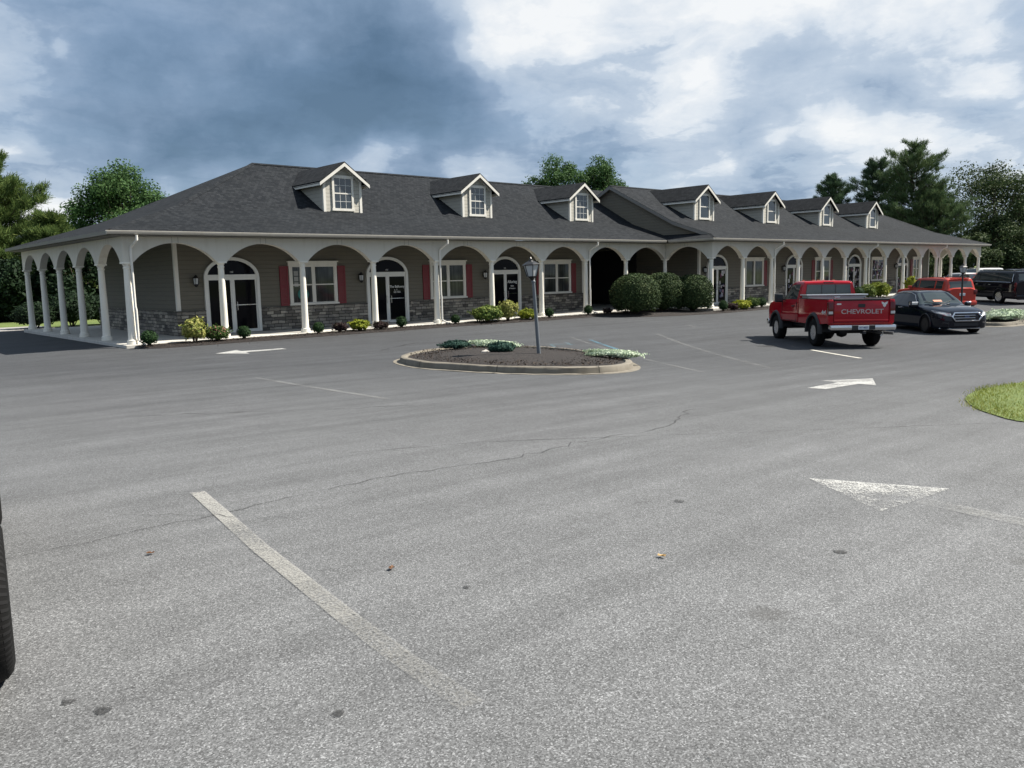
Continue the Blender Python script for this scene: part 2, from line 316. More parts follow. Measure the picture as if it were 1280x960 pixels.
def m_glass(name, tint=(.012, .014, .017), rough=.04, spec=.5, curtains=None):
    m, nt, b = pbsdf(name); b.inputs['Base Color'].default_value = (*tint, 1); b.inputs['Roughness'].default_value = rough; b.inputs['Specular IOR Level'].default_value = spec
    if curtains:
        uv = N(nt, 'ShaderNodeUVMap', uv_map='UVMap').outputs[0]
        n = N(nt, 'ShaderNodeTexNoise', {'Vector': N(nt, 'ShaderNodeMapping', {'Vector': uv, 'Scale': (14, .35, 1)}).outputs[0], 'Scale': 1.0, 'Detail': 3.0}).outputs[0]
        n2 = N(nt, 'ShaderNodeTexNoise', {'Vector': uv, 'Scale': 1.1, 'Detail': 2.0}).outputs[0]
        c = mixc(nt, ramp(nt, n, [(.35, 0), (.65, 1)]), tint, curtains)
        link(nt, mixc(nt, ramp(nt, n2, [(.35, .1), (.65, .95)]), tint, c), b.inputs['Base Color'])
    return m

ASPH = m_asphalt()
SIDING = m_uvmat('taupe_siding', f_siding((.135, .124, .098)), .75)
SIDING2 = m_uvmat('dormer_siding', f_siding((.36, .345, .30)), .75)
SHING = m_uvmat('roof_shingles', f_shingle)
STONE = m_uvmat('ledge_stone', f_stone, .85)
TRIM = mat('cream_trim', (.66, .64, .585), .55, var=.06, vscale=2)
STUCCO = mat('stucco', (.60, .57, .50), .8, var=.06, vscale=1.2, bump=.2, bscale=120)
SEAM = mat('stucco_seam', (.30, .29, .26), .8)
GUTTER = mat('gutter_shaded', (.40, .375, .33), .4, var=.05)  # weak grazing light on the gutter face put into a darker colour
SPOUT = mat('downspout_sunlit', (.72, .70, .65), .4, var=.05)  # paler copy of the gutter metal, sunlit tone put into its colour
COLM = mat('column_paint', (.76, .73, .65), .5, var=.05, vscale=4)
WHITE = mat('white_frame', (.66, .66, .63), .4, var=.04)
SHUT = mat('red_shutter', (.165, .018, .023), .5, var=.12, vscale=6)
CONC = mat('concrete', (.47, .455, .42), .85, var=.12, vscale=1.5, bump=.25, bscale=60)
CURB = mat('curb_concrete', (.165, .147, .118), .9, var=.4, vscale=3, bump=.5, bscale=50)
CEIL = mat('porch_ceiling', (.17, .16, .14), .7)  # colour darkened to deepen the shade under the porch
PASSAGE_SHADE = mat('passage_wall', (.022, .021, .02), .9)  # near-black colour stands in for the deep shade inside the passage
GLASS = m_glass('door_glass', (.006, .006, .008), spec=.08)
WGLASS = m_glass('window_glass', (.02, .022, .022), .06, .35, curtains=(.10, .11, .105))
DGLASS = m_glass('dormer_glass', (.03, .038, .045), .03, 1.0)
CARGLASS = m_glass('car_glass_sky_tint', (.028, .038, .038), .02, .9)  # teal sky reflection put into the base tint
BLACK = mat('black_metal', (.012, .012, .013), .4, var=.2, vscale=8)
LAMPM = mat('grey_post_paint', (.12, .135, .15), .4, var=.2, vscale=10)
def m_rubber():
    m, nt, b = pbsdf('rubber'); o_ = N(nt, 'ShaderNodeTexCoord').outputs['Object']; sp = N(nt, 'ShaderNodeSeparateXYZ', {0: o_})
    a = math_(nt, 'ARCTAN2', sp.outputs[2], sp.outputs[0]); g = math_(nt, 'SINE', math_(nt, 'ADD', math_(nt, 'MULTIPLY', a, 66.0), math_(nt, 'MULTIPLY', sp.outputs[1], 30.0)))
    gr = ramp(nt, g, [(.0, 0), (.25, 1)]); c2 = math_(nt, 'SINE', math_(nt, 'MULTIPLY', sp.outputs[1], 110.0)); g2 = math_(nt, 'MULTIPLY', gr, ramp(nt, c2, [(.0, .2), (.2, 1)]))
    link(nt, mixc(nt, g2, (.004, .004, .004), (.011, .011, .0115)), b.inputs['Base Color']); b.inputs['Roughness'].default_value = .85; b.inputs['Specular IOR Level'].default_value = .2
    link(nt, N(nt, 'ShaderNodeBump', {'Strength': .8, 'Distance': .008, 'Height': g2}).outputs[0], b.inputs['Normal']); return m
RUB = m_rubber()
PLASTIC = mat('dark_plastic', (.018, .018, .02), .6)
CHROME = mat('chrome', (.62, .62, .63), .16, metal=1, var=.08, vscale=5)
ALU = mat('aluminium_lid', (.66, .67, .68), .3, metal=1, bump=.3, bscale=50)
SIDEGLASS = m_glass('side_glass', (.006, .007, .008), .02, .35)
LENS = m_glass('lamp_lens', (.50, .51, .51), .08, .6)
LGLASS = m_glass('lantern_glass', (.42, .44, .45), .12, .6)
REDL = m_glass('red_lens', (.10, .006, .008), .1, .5)
WRITE = mat('white_letter', (.62, .63, .62), .6)
BARK = mat('bark', (.07, .052, .038), .9, var=.35, vscale=6, bump=.8, bscale=14)
ROCK = mat('pale_rock', (.55, .50, .44), .9, var=.2, vscale=9, bump=.6, bscale=20)

def m_ground():
    m, nt, b = pbsdf('grass_ground'); P = N(nt, 'ShaderNodeNewGeometry').outputs['Position']
    n = N(nt, 'ShaderNodeTexNoise', {'Vector': P, 'Scale': .5, 'Detail': 8.0, 'Roughness': .7}).outputs[0]
    n2 = N(nt, 'ShaderNodeTexNoise', {'Vector': P, 'Scale': 14.0, 'Detail': 5.0, 'Roughness': .7}).outputs[0]
    c = ramp(nt, math_(nt, 'ADD', math_(nt, 'MULTIPLY', n, .5), math_(nt, 'MULTIPLY', n2, .5)), [(.3, (.055, .085, .018)), (.5, (.10, .14, .03)), (.7, (.17, .19, .055))])
    link(nt, c, b.inputs['Base Color']); b.inputs['Roughness'].default_value = .95
    link(nt, N(nt, 'ShaderNodeBump', {'Strength': .8, 'Distance': .05, 'Height': n2}).outputs[0], b.inputs['Normal']); return m
def m_mulch():
    m, nt, b = pbsdf('mulch'); P = N(nt, 'ShaderNodeNewGeometry').outputs['Position']
    v = N(nt, 'ShaderNodeTexVoronoi', {'Vector': N(nt, 'ShaderNodeMapping', {'Vector': P, 'Scale': (1, 1.8, 1)}).outputs[0], 'Scale': 22.0})
    s = N(nt, 'ShaderNodeSeparateColor', {0: v.outputs['Color']}).outputs[0]
    n = N(nt, 'ShaderNodeTexNoise', {'Vector': P, 'Scale': 12.0, 'Detail': 6.0, 'Roughness': .7}).outputs[0]
    c = ramp(nt, math_(nt, 'ADD', math_(nt, 'MULTIPLY', s, .55), math_(nt, 'MULTIPLY', n, .45)), [(.2, (.006, .005, .005)), (.5, (.017, .013, .012)), (.76, (.032, .024, .020)), (.88, (.07, .055, .045)), (1, (.16, .135, .11))])
    link(nt, c, b.inputs['Base Color']); b.inputs['Roughness'].default_value = .95
    link(nt, N(nt, 'ShaderNodeBump', {'Strength': 1.0, 'Distance': .04, 'Height': math_(nt, 'ADD', s, n)}).outputs[0], b.inputs['Normal']); return m
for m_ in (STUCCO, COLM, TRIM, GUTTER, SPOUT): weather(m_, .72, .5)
for m_ in (CONC, CURB): weather(m_, .5, .7)
GRASSG = m_ground(); MULCH = m_mulch()

# ------------------------------------------------------------------ ground sheets
def sheet(name, xs, ys, dz, m, keep=None, label=None):
    xs = np.array(xs); ys = np.array(ys); X, Y = np.meshgrid(xs, ys); Z = ground(X, Y) + dz
    V = np.stack([X, Y, Z], -1).reshape(-1, 3); nx = len(xs); F = []
    for j in range(len(ys)-1):
        for i in range(nx-1):
            if keep is None or keep((xs[i]+xs[i+1])/2, (ys[j]+ys[j+1])/2): F.append((j*nx+i, j*nx+i+1, (j+1)*nx+i+1, (j+1)*nx+i))
    o = fastmesh(name, V, F, m); o['kind'] = 'structure'
    o.data.polygons.foreach_set('use_smooth', [True]*len(o.data.polygons)); return o
far = [-1500, -600, -250, -120, -70]
gx = far + list(np.arange(-48, 122, 2.0)) + [125, 140, 170, 240, 400, 800, 1600]
gy = far + list(np.arange(-48, 66, 2.0)) + [68, 80, 110, 170, 300, 700, 1600]
sheet('ground', gx, gy, -.05, GRASSG)
ax = list(np.arange(-40, -4, 2.0)) + list(np.arange(-4, 30, .5)) + list(np.arange(30, 60, 1.0)) + list(np.arange(60, 118.1, 2.0))
ay = list(np.arange(-40, -4, 2.0)) + list(np.arange(-4, 30, .5)) + list(np.arange(30, 44.1, 1.0))
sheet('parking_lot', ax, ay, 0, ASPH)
sheet('driveway', np.arange(-40, 12, 2.0), np.arange(44, 48.1, .8), .0, mat('pale_road', (.27, .26, .245), .9, var=.15, vscale=1))

def poly_sheet(name, pts, dz, m, mound=0, kind='structure', n=10):
    """closed outline draped on the terrain, triangulated in rings towards its centre"""
    c = np.mean(pts, 0); mb = MB(); k = len(pts)
    for t in np.linspace(1, 0, n)[:-1]:
        for p in pts:
            q = c + (np.array(p) - c) * t
            mb.v.append((q[0], q[1], gz(*q) + dz + mound * (1 - t**3)))
    mb.v.append((c[0], c[1], gz(*c) + dz + mound))
    for r in range(n-2):
        for i in range(k): mb.f.append((r*k+i, r*k+(i+1) % k, (r+1)*k+(i+1) % k, (r+1)*k+i))
    b = (n-2)*k; e = len(mb.v)-1
    for i in range(k): mb.f.append((b+i, b+(i+1) % k, e))
    o = mb.build(name, m, smooth=60, uv=False); o['kind'] = kind; return o
def closed_curve(pts, n=6):
    P = np.array(pts, float); m = len(P); out = []
    for i in range(m):
        p0, p1, p2, p3 = P[i-1], P[i], P[(i+1) % m], P[(i+2) % m]
        for t in np.arange(n)/n: out.append(.5*((2*p1)+(-p0+p2)*t+(2*p0-5*p1+4*p2-p3)*t*t+(-p0+3*p1-3*p2+p3)*t**3))
    return np.array(out)
def offset(P, d):
    out = []; m = len(P)
    for i in range(m):
        t = P[(i+1) % m] - P[i-1]; t /= np.linalg.norm(t); out.append(P[i] + np.array((-t[1], t[0])) * d)
    return np.array(out)
def ring(name, outer, prof, m, seed=0):
    """curb: prof = list of (inset, height) swept round the outline"""
    mb = MB(); k = len(outer); rg = np.random.default_rng(seed)
    loops = [offset(outer, a) for a, _ in prof]
    for lp, (_, h) in zip(loops, prof):
        for q in lp: mb.v.append((q[0], q[1], gz(*q) + h + rg.normal(0, .004)))
    for r in range(len(prof)-1):
        for i in range(k): mb.f.append((r*k+i, r*k+(i+1) % k, (r+1)*k+(i+1) % k, (r+1)*k+i))
    o = mb.build(name, m, smooth=45, uv=False); o['kind'] = 'structure'; return o
ISL = closed_curve([(10.75,15.4),(11.2,16.9),(12.1,17.8),(13.2,18.4),(14.5,18.5),(15.6,18.0),(16.25,16.9),(16.35,15.5),(15.95,13.9),(15.25,12.6),(14.2,11.5),(13.15,11.1),(12.1,11.5),(11.3,12.6),(10.9,13.9)][::-1], 6)
if np.sum(ISL[:, 0]*np.roll(ISL[:, 1], -1) - np.roll(ISL[:, 0], -1)*ISL[:, 1]) < 0: ISL = ISL[::-1]
ring('island_curb', ISL, [(0, -.02), (0.01, .010), (.17, .015), (.19, .13), (.22, .15), (.34, .15), (.37, .11)], CURB, 1)
poly_sheet('island_mulch', offset(ISL, .36), .11, MULCH, .10)
ISR = closed_curve([(35.6,10.6),(37.0,10.3),(39.5,10.6),(42,12),(43.5,14.0),(43.2,15.4),(41.5,15.2),(39,14.0),(36.6,12.6),(35.4,11.6)], 5)
if np.sum(ISR[:, 0]*np.roll(ISR[:, 1], -1) - np.roll(ISR[:, 0], -1)*ISR[:, 1]) < 0: ISR = ISR[::-1]
ring('curb', ISR, [(0, -.02), (0.01, .012), (.28, .02), (.31, .13), (.34, .15), (.45, .15), (.48, .11)], CURB, 2)
poly_sheet('planting_bed', offset(ISR, .47), .11, MULCH, .08)
# lawn corner on the right
LAWN = closed_curve([(11.0,2.9),(11.5,3.55),(12.2,4.02),(13.1,4.41),(14.1,4.6),(15.0,4.62),(16.2,4.4),(17.6,3.7),(19.5,2.2),(21,0),(20,-3),(16,-2.5),(13,-.5),(11.4,1.4)], 4)
poly_sheet('lawn', LAWN, .012, GRASSG, .05)

def strip(mb, pts, w, dz=.006, wob=0, step=.3):
    pts = [np.array(p, float) for p in pts]; C = []
    for a, b in zip(pts[:-1], pts[1:]):
        n = max(1, int(np.linalg.norm(b-a)/step)); C += [a+(b-a)*i/n for i in range(n)]
    C.append(pts[-1]); C = np.array(C)
    if wob: C[1:-1] += RNG.normal(0, wob, C[1:-1].shape)
    L = []
    for i in range(len(C)):
        t = C[min(i+1, len(C)-1)] - C[max(i-1, 0)]; t /= np.linalg.norm(t); nn = np.array((-t[1], t[0]))
        ww = w * (1 if not wob else RNG.uniform(.5, 1.3))
        L += [C[i]+nn*ww/2, C[i]-nn*ww/2]
    mb.add([(p[0], p[1], gz(*p)+dz) for p in L], [(2*i, 2*i+1, 2*i+3, 2*i+2) for i in range(len(C)-1)])
def flatpoly(mb, pts, dz=.006):
    mb.add([(p[0], p[1], gz(*p)+dz) for p in pts], [tuple(range(len(pts)))])
P_OLD = m_paint('worn_white_paint', (.31, .305, .285), .62, soft=.2, op=.8); P_FRESH = m_paint('white_paint', (.50, .50, .48), .66, scale=22., soft=.14, op=.78); P_FAINT = m_paint('faint_paint', (.26, .26, .25), .42, soft=.16, op=.36); P_FADE = m_paint('fading_paint', (.30, .295, .28), .52, soft=.16, op=.6); P_BLUE = m_paint('blue_paint', (.10, .26, .36), .55, op=.5)
def marking(name, m, fn):
    mb = MB(); fn(mb); o = mb.build(name, m, uv=False, fix=False); o['kind'] = 'structure'
    return o
marking('parking_line', P_OLD, lambda b: strip(b, [(2.405, 6.59), (2.10, 4.75)], .115))
for k, (p, q) in enumerate((((2.10, 4.75), (2.0, 4.0)), ((2.0, 4.0), (1.92, 3.4)), ((1.92, 3.4), (1.86, 2.85)), ((1.86, 2.85), (1.82, 2.3)))):
    marking('parking_line', m_paint('fading_paint_%d' % k, (.30, .295, .275), (.60, .55, .50, .45)[k], soft=.2, op=(.76, .68, .58, .42)[k]), lambda b: strip(b, [p, q], .115))
marking('painted_arrow', m_paint('speckled_paint', (.50, .50, .48), .45, scale=16., soft=.08, op=.70), lambda b: (flatpoly(b, [(6.32,3.32),(5.68,2.43),(6.75,2.35)]), ))
marking('painted_arrow', m_paint('ghost_arrow', (.30, .30, .29), .44, scale=20., soft=.16, op=.55), lambda b: strip(b, [(6.2, 2.36), (6.13, 1.9), (6.06, 1.4)], .20))
marking('parking_line', m_paint('ghost_line', (.28, .28, .27), .48, scale=20., soft=.16, op=.5), lambda b: strip(b, [(7.25, 16.1), (7.1, 10.9)], .12))
marking('painted_arrow', P_FRESH, lambda b: flatpoly(b, [(12.9, 6.83), (14.15, 6.9), (14.2, 7.25), (15.18, 6.74), (14.05, 6.17), (14.1, 6.5), (12.92, 6.52)]))
marking('painted_arrow', P_FRESH, lambda b: flatpoly(b, [(9.2, 23.0), (10.1, 23.62), (10.05, 23.15), (11.3, 23.08), (11.28, 22.74), (9.98, 22.7), (9.86, 22.2)]))
marking('parking_line', m_paint('pale_line', (.50, .48, .42), .9), lambda b: strip(b, [(21.9, 11.5), (19.87, 9.14)], .11))
marking('parking_line', P_FAINT, lambda b: (strip(b, [(23.9, 18.6), (15.85, 9.13)], .16), strip(b, [(20.4, 19.6), (14.3, 9.9)], .12), strip(b, [(27.0, 15.3), (25.6, 13.4)], .11), strip(b, [(28.2, 20.3), (27.6, 19.5)], .12)))
marking('parking_line', P_BLUE, lambda b: strip(b, [(20.19, 18.51), (18.2, 15.6)], .13))
marking('accessible_bay_paint', m_paint('faded_blue', (.16, .30, .36), .42, op=.5), lambda b: (strip(b, [(18.3, 17.6), (18.9, 18.4)], .12), strip(b, [(18.0, 18.2), (18.6, 17.7)], .12), strip(b, [(17.4, 17.4), (18.0, 18.2)], .1)))
CRK = m_paint('crack_tar', (.035, .034, .033), .5, scale=18., soft=.2, op=.75)
def cracks(b):
    strip(b, [(.6, 5.72), (1.07, 5.73), (2.2, 5.78), (3.73, 5.95), (5.09, 5.75)], .020, .005, .025, .12)
    strip(b, [(5.09, 5.75), (6.3, 5.9), (7.68, 5.87), (9.3, 6.6)], .022, .005, .04, .15)
    strip(b, [(4.2, 7.2), (5.51, 6.69), (8.2, 4.9), (9.5, 4.05), (11.04, 3.05), (12.2, 2.3)], .020, .005, .012, .2)
    strip(b, [(3.5, 12.1), (5.2, 10.9), (6.9, 9.9)], .035, .005, .05, .2)
    strip(b, [(13.0, 20.2), (15.2, 21.6), (16.6, 20.9), (17.1, 20.0)], .07, .005, .03, .2)
    strip(b, [(1.75, 6.25), (2.3, 5.62), (2.6, 5.2)], .012, .009, .02, .08)
marking('pavement_crack', CRK, cracks)
OIL = m_paint('oil_drip', (.03, .03, .03), .7, scale=40., soft=.2, op=.75)
for x, y, r in ((.69, 3.44, .028), (.77, 3.27, .034), (1.42, 2.61, .025), (2.6, 3.3, .02), (4.9, 3.6, .05), (4.6, 2.2, .04), (22.4, 13.2, .35)):
    marking('oil_stain', OIL, lambda b: flatpoly(b, [(x+r*RNG.uniform(.7, 1.2)*math.cos(t), y+r*RNG.uniform(.7, 1.2)*math.sin(t)) for t in np.linspace(0, 6.28, 12)[:-1]]))

# ================================================================== shopping building
B = thing('shopping_building', (24, 27.5, 0), 'long low tan shopping building with arched white colonnade, dark shingle roof and seven dormers', 'building')
ORG[B.name] = Vector(B.location)
LX0, LY0, LXE, RX0, RY0, RSP, RN = 8.38, 27.6, 36.15, 36.15, 24.63, 2.94, 13
LWY, RWY, LWX, PASS, RWX, RWE = 30.0, 27.03, 10.75, 32.2, 38.5, 70.4
RXE = RX0 + RSP*RN; ZC, ZE = 2.62, 3.42
def slab(name, x0, x1, y0, y1, z0, z1):
    o = MB().rbox(x0, x1, y0, y1, z0, z1, .015).build(name, CONC, world=False); o['kind'] = 'structure'
slab('porch_floor', LX0-.32, LXE+.1, LY0-.36, 41.6, -.6, 0)
slab('porch_floor', RX0-.32, RXE+.32, RY0-.36, 40, -.6, .002)
# ---- walls
def part(mb, name, m, parent=B, **k): return mb.build(name, m, parent, world=True, **k)
def wall_run(path, z0, z1, th):
    mb = MB()
    for a, b in zip(path[:-1], path[1:]):
        a = Vector((*a, 0)); b = Vector((*b, 0)); t = (b-a).normalized(); n = Vector((t.y, -t.x, 0)) * th
        vs = [a+n, b+n, b, a]
        mb.add([(p.x, p.y, z0) for p in vs] + [(p.x, p.y, z1) for p in vs], [(0,1,2,3),(4,5,6,7),(0,1,5,4),(1,2,6,5),(2,3,7,6),(3,0,4,7)])
    return mb
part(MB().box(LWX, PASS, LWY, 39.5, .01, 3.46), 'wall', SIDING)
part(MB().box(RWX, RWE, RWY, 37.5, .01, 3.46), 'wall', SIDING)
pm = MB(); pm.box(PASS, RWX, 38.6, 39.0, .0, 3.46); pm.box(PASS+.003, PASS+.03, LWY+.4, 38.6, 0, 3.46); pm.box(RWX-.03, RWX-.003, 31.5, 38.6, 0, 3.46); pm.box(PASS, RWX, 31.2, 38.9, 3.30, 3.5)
part(pm, 'passage_wall', PASSAGE_SHADE)
# stone skirt: butt pieces between the doors, standing 70 mm proud of the wall
LDOOR = [(11.74, 13.88), (18.68, 20.80), (25.55, 27.58)]; RDOOR = [(39.2, 41.2), (47.75, 49.8), (56.1, 58.15), (64.2, 66.2)]
def stone(x0, x1, y0, y1, cap):
    mb = MB(); mb.box(x0, x1, y0, y1, .005, .84); mb.box(*cap, .842, .90); part(mb, 'stone_wainscot', STONE)
def skirt(x0, x1, doors, y):
    e = [x0] + [v for d in doors for v in d] + [x1]
    for a, b in zip(e[0::2], e[1::2]): stone(a, b, y-.07, y-.002, (a, b, y-.10, y-.002))
skirt(LWX-.07, PASS, LDOOR, LWY); skirt(RWX-.07, RWE, RDOOR, RWY)
stone(LWX-.07, LWX-.002, LWY+.002, 39.5, (LWX-.10, LWX-.002, LWY+.002, 39.5)); stone(RWX-.07, RWX-.002, RWY+.002, 31.5, (RWX-.10, RWX-.002, RWY+.002, 31.5))
for x, y in ((LWX, LWY), (RWX, RWY)):
    cb = MB(); cb.box(x-.03, x+.10, y-.03, y-.002, .905, 3.40); cb.box(x-.03, x-.002, y-.002, y+.11, .905, 3.40); part(cb, 'corner_board', TRIM)
for x, y in ((RWE, RWY), (PASS, LWY)): part(MB().box(x-.1, x+.03, y-.03, y-.002, .905, 3.40), 'corner_board', TRIM)
# ---- columns
cm = MB(); cm.lathe([(.21, 0), (.21, .05), (.195, .06), (.20, .10), (.195, .13), (.165, .15), (.152, .19), (.142, .6), (.138, 1.2), (.126, 2.0), (.117, 2.36), (.117, 2.40), (.135, 2.42), (.135, 2.45), (.12, 2.46), (.12, 2.50), (.15, 2.54), (.165, 2.565)], n=20)
cm.box(-.185, .185, -.185, .185, 2.566, 2.62); cm.v = [(p[0]*.85, p[1]*.85, p[2]) for p in cm.v]
col0 = cm.build('column', COLM, B, smooth=35)
spots = [(LX0+3.06*k, LY0) for k in range(9)] + [(LXE, LY0)] + [(LX0, LY0+2.764*k) for k in range(1, 6)] + [(RX0+RSP*k, RY0) for k in range(RN+1)] + [(RXE, RY0+RSP*k) for k in range(1, 5)]
for i, (x, y) in enumerate(spots):
    c = col0 if i == 0 else col0.copy()
    if i: COL.objects.link(c); c.parent = B
    c.location = Vector((x, y, 0.001)) - ORG[B.name]
# ---- arcades
def arcade(A, u, lens, n_out, th=.26, extra=(.14, .14)):
    A = Vector((*A, 0)); u = Vector((*u, 0)); n = Vector((*n_out, 0)); mb = MB(); sm = []
    def P(s, d, z): p = A + u*s + n*d; return (p.x, p.y, z)
    prof = [(-extra[0], ZC)] + ([(0, ZC)] if extra[0] > 0 else []); s0 = 0
    for ln in lens:
        a = ln/2 - .19; c = s0 + ln/2; r = .61; Rr = (a*a+r*r)/(2*r)
        prof += [(s0 + .19, ZC)]
        for x in sorted([-a + 2*a*i/24 for i in range(1, 24)] + [-.108, -.092, .092, .108]):
            prof.append((c+x, ZC + math.sqrt(Rr*Rr-x*x) - (Rr-r)))
        prof += [(s0 + ln - .19, ZC)]; s0 += ln
        sm += [c-.1, c+.1]
    prof += ([(s0, ZC)] if extra[1] > 0 else []) + [(s0+extra[1], ZC)]
    k = len(prof)
    for d in (th/2, -th/2): mb.v += [P(s, d, z) for s, z in prof]; mb.v += [P(s, d, ZE) for s, z in prof]
    for i in range(k-1):
        mb.f += [(i, i+1, k+i+1, k+i), (2*k+i, 2*k+i+1, 3*k+i+1, 3*k+i), (i, i+1, 2*k+i+1, 2*k+i)]
    mb.f += [(0, k, 3*k, 2*k), (k-1, 2*k-1, 4*k-1, 3*k-1)]
    o = part(mb, 'arcade', STUCCO, smooth=30)
    o.data.materials.append(SEAM)
    for f in o.data.polygons:
        q = f.center + org(B); sc = (q - A).dot(u)
        if f.area > .001 and any(abs(sc - k_) < .007 for k_ in sm): f.material_index = 1
arcade((LX0, LY0), (1, 0), [3.06]*8 + [LXE-LX0-3.06*8], (0, -1), extra=(.13, -.135))
arcade((LX0, LY0), (0, 1), [2.764]*5, (-1, 0), extra=(-.135, .13))
arcade((RX0, RY0), (1, 0), [RSP]*RN, (0, -1), extra=(.13, .13))
arcade((RX0, RY0), (0, 1), [LY0-RY0], (-1, 0), extra=(-.135, .13))
arcade((RXE, RY0), (0, 1), [RSP]*4, (1, 0), extra=(-.135, .13))
# ---- porch ceilings and soffits
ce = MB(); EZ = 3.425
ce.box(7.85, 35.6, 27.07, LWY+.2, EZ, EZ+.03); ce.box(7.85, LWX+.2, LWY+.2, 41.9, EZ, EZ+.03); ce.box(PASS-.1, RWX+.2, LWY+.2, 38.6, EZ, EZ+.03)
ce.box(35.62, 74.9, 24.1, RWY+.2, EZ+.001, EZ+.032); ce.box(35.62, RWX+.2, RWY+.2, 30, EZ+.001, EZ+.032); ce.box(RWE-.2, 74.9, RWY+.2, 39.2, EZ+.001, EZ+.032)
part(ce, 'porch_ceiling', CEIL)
# ---- roofs
S1, S2L, S2R = .33, .55, .505
ZEV = 3.58
LE = dict(x0=7.78, y0=27.0, y1=42.0); LB = 3.2; zLB = ZEV + S1*LB; yR = 34.5; zLR = zLB + S2L*(yR-LE['y0']-LB)
XG = 36.6
rf = MB()
x0, y0, y1 = 7.78, 27.0, 42.0; xb, yb, yb2 = x0+LB, y0+LB, y1-LB; xr = 16.0
rf.add([(x0,y0,ZEV),(35.55,y0,ZEV),(XG,y0+1.05,ZEV+S1*1.05),(XG,yb,zLB),(xb,yb,zLB)], [(0,1,2,3,4)])
rf.add([(xb,yb,zLB),(XG+4,yb,zLB),(XG+4,yR,zLR),(xr,yR,zLR)], [(0,1,2,3)])
rf.add([(x0,y0,ZEV),(xb,yb,zLB),(xb,yb2,zLB),(x0,y1,ZEV)], [(0,1,2,3)])
rf.add([(xb,yb,zLB),(xr,yR,zLR),(xb,yb2,zLB)], [(0,1,2)])
rf.add([(x0,y1,ZEV),(xb,yb2,zLB),(XG,yb2,zLB),(XG,y1,ZEV)], [(0,1,2,3)])
rf.add([(xb,yb2,zLB),(xr,yR,zLR),(XG+4,yR,zLR),(XG+4,yb2,zLB)], [(0,1,2,3)])
part(rf, 'roof', SHING, fix=True)
ex0, ey0, ex1, ey1 = 35.55, 24.03, 75.0, 39.4; RB = 3.17; zRB = ZEV+S1*RB; ybR = ey0+RB; ybR2 = ey1-RB; yRR = (ey0+ey1)/2; zRR = zRB + S2R*(yRR-ybR); XR = 36.3; xe = 67.5
rr = MB()
rr.add([(ex0,ey0,ZEV),(ex1,ey0,ZEV),(ex1-RB,ybR,zRB),(XR,ybR,zRB),(XR,ey0+.75,ZEV+S1*.75)], [(0,1,2,3,4)])
rr.add([(XR,ybR,zRB),(ex1-RB,ybR,zRB),(xe,yRR,zRR),(XR,yRR,zRR)], [(0,1,2,3)])
rr.add([(ex1,ey0,ZEV),(ex1,ey1,ZEV),(ex1-RB,ybR2,zRB),(ex1-RB,ybR,zRB)], [(0,1,2,3)])
rr.add([(ex1-RB,ybR,zRB),(ex1-RB,ybR2,zRB),(xe,yRR,zRR)], [(0,1,2)])
rr.add([(XR,yRR,zRR),(xe,yRR,zRR),(ex1-RB,ybR2,zRB),(XR,ybR2,zRB)], [(0,1,2,3)])
rr.add([(XR,ybR2,zRB),(ex1-RB,ybR2,zRB),(ex1,ey1,ZEV),(XR,ey1,ZEV)], [(0,1,2,3)])
# side slope over the return, from its eave up to the gable wall; valley against the other wing
rr.add([(ex0,ey0,ZEV),(XR,ey0+.75,ZEV+S1*.75),(XG,ey0+1.05,ZEV+S1*1.05),(XG,y0+1.05,ZEV+S1*1.05),(ex0,y0,ZEV)], [(0,1,2,3,4)])
part(rr, 'roof', SHING, fix=True)
# gable wall and its rake boards
gp = [(ey0+.95, ZEV+.1), (ybR, zRB-.05), (yRR, zRR-.05), (ybR2, zRB-.05), (ey1-.2, ZEV), (ey1-.2, 3.0), (ey0+.95, 3.45)]
part(MB().prism(gp, lambda a, b, d: (d, a, b), XG-.02, XG+.1), 'gable_wall', SIDING)
rk = MB()
for (a, b), (c, d) in zip([(ey0+.80, ZEV+S1*.80), (ybR, zRB), (yRR, zRR)], [(ybR, zRB), (yRR, zRR), (ybR2, zRB)]):
    rk.prism([(a, b-.20), (c, d-.20), (c, d-.012), (a, b-.012)], lambda p, q, t: (t, p, q), XR+.004, XR+.07)
part(rk, 'rake_board', mat('grey_rake', (.17, .165, .155), .6))
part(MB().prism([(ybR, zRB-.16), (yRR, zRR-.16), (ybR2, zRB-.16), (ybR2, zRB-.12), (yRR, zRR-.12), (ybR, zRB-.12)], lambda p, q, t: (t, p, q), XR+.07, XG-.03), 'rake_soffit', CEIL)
# ridge and hip caps
rc = MB(); dk = .035
for a, b in (((xr,yR,zLR),(XG,yR,zLR)), ((x0,y0,ZEV),(xb,yb,zLB)), ((xb,yb,zLB),(xr,yR,zLR)), ((XR,yRR,zRR),(xe,yRR,zRR)), ((ex0,ey0,ZEV),(XR,ey0+.75,ZEV+S1*.75)), ((ex1,ey0,ZEV),(ex1-RB,ybR,zRB)), ((ex1-RB,ybR,zRB),(xe,yRR,zRR))):
    a = Vector(a); b = Vector(b); t = (b-a).normalized(); n = t.cross(Vector((0,0,1))).normalized()
    rc.add([a+n*.13-Vector((0,0,.04)), a+Vector((0,0,.04)), a-n*.13-Vector((0,0,.04)), b+n*.13-Vector((0,0,.04)), b+Vector((0,0,.04)), b-n*.13-Vector((0,0,.04))], [(0,1,4,3),(1,2,5,4)])
part(rc, 'ridge_cap', SHING)
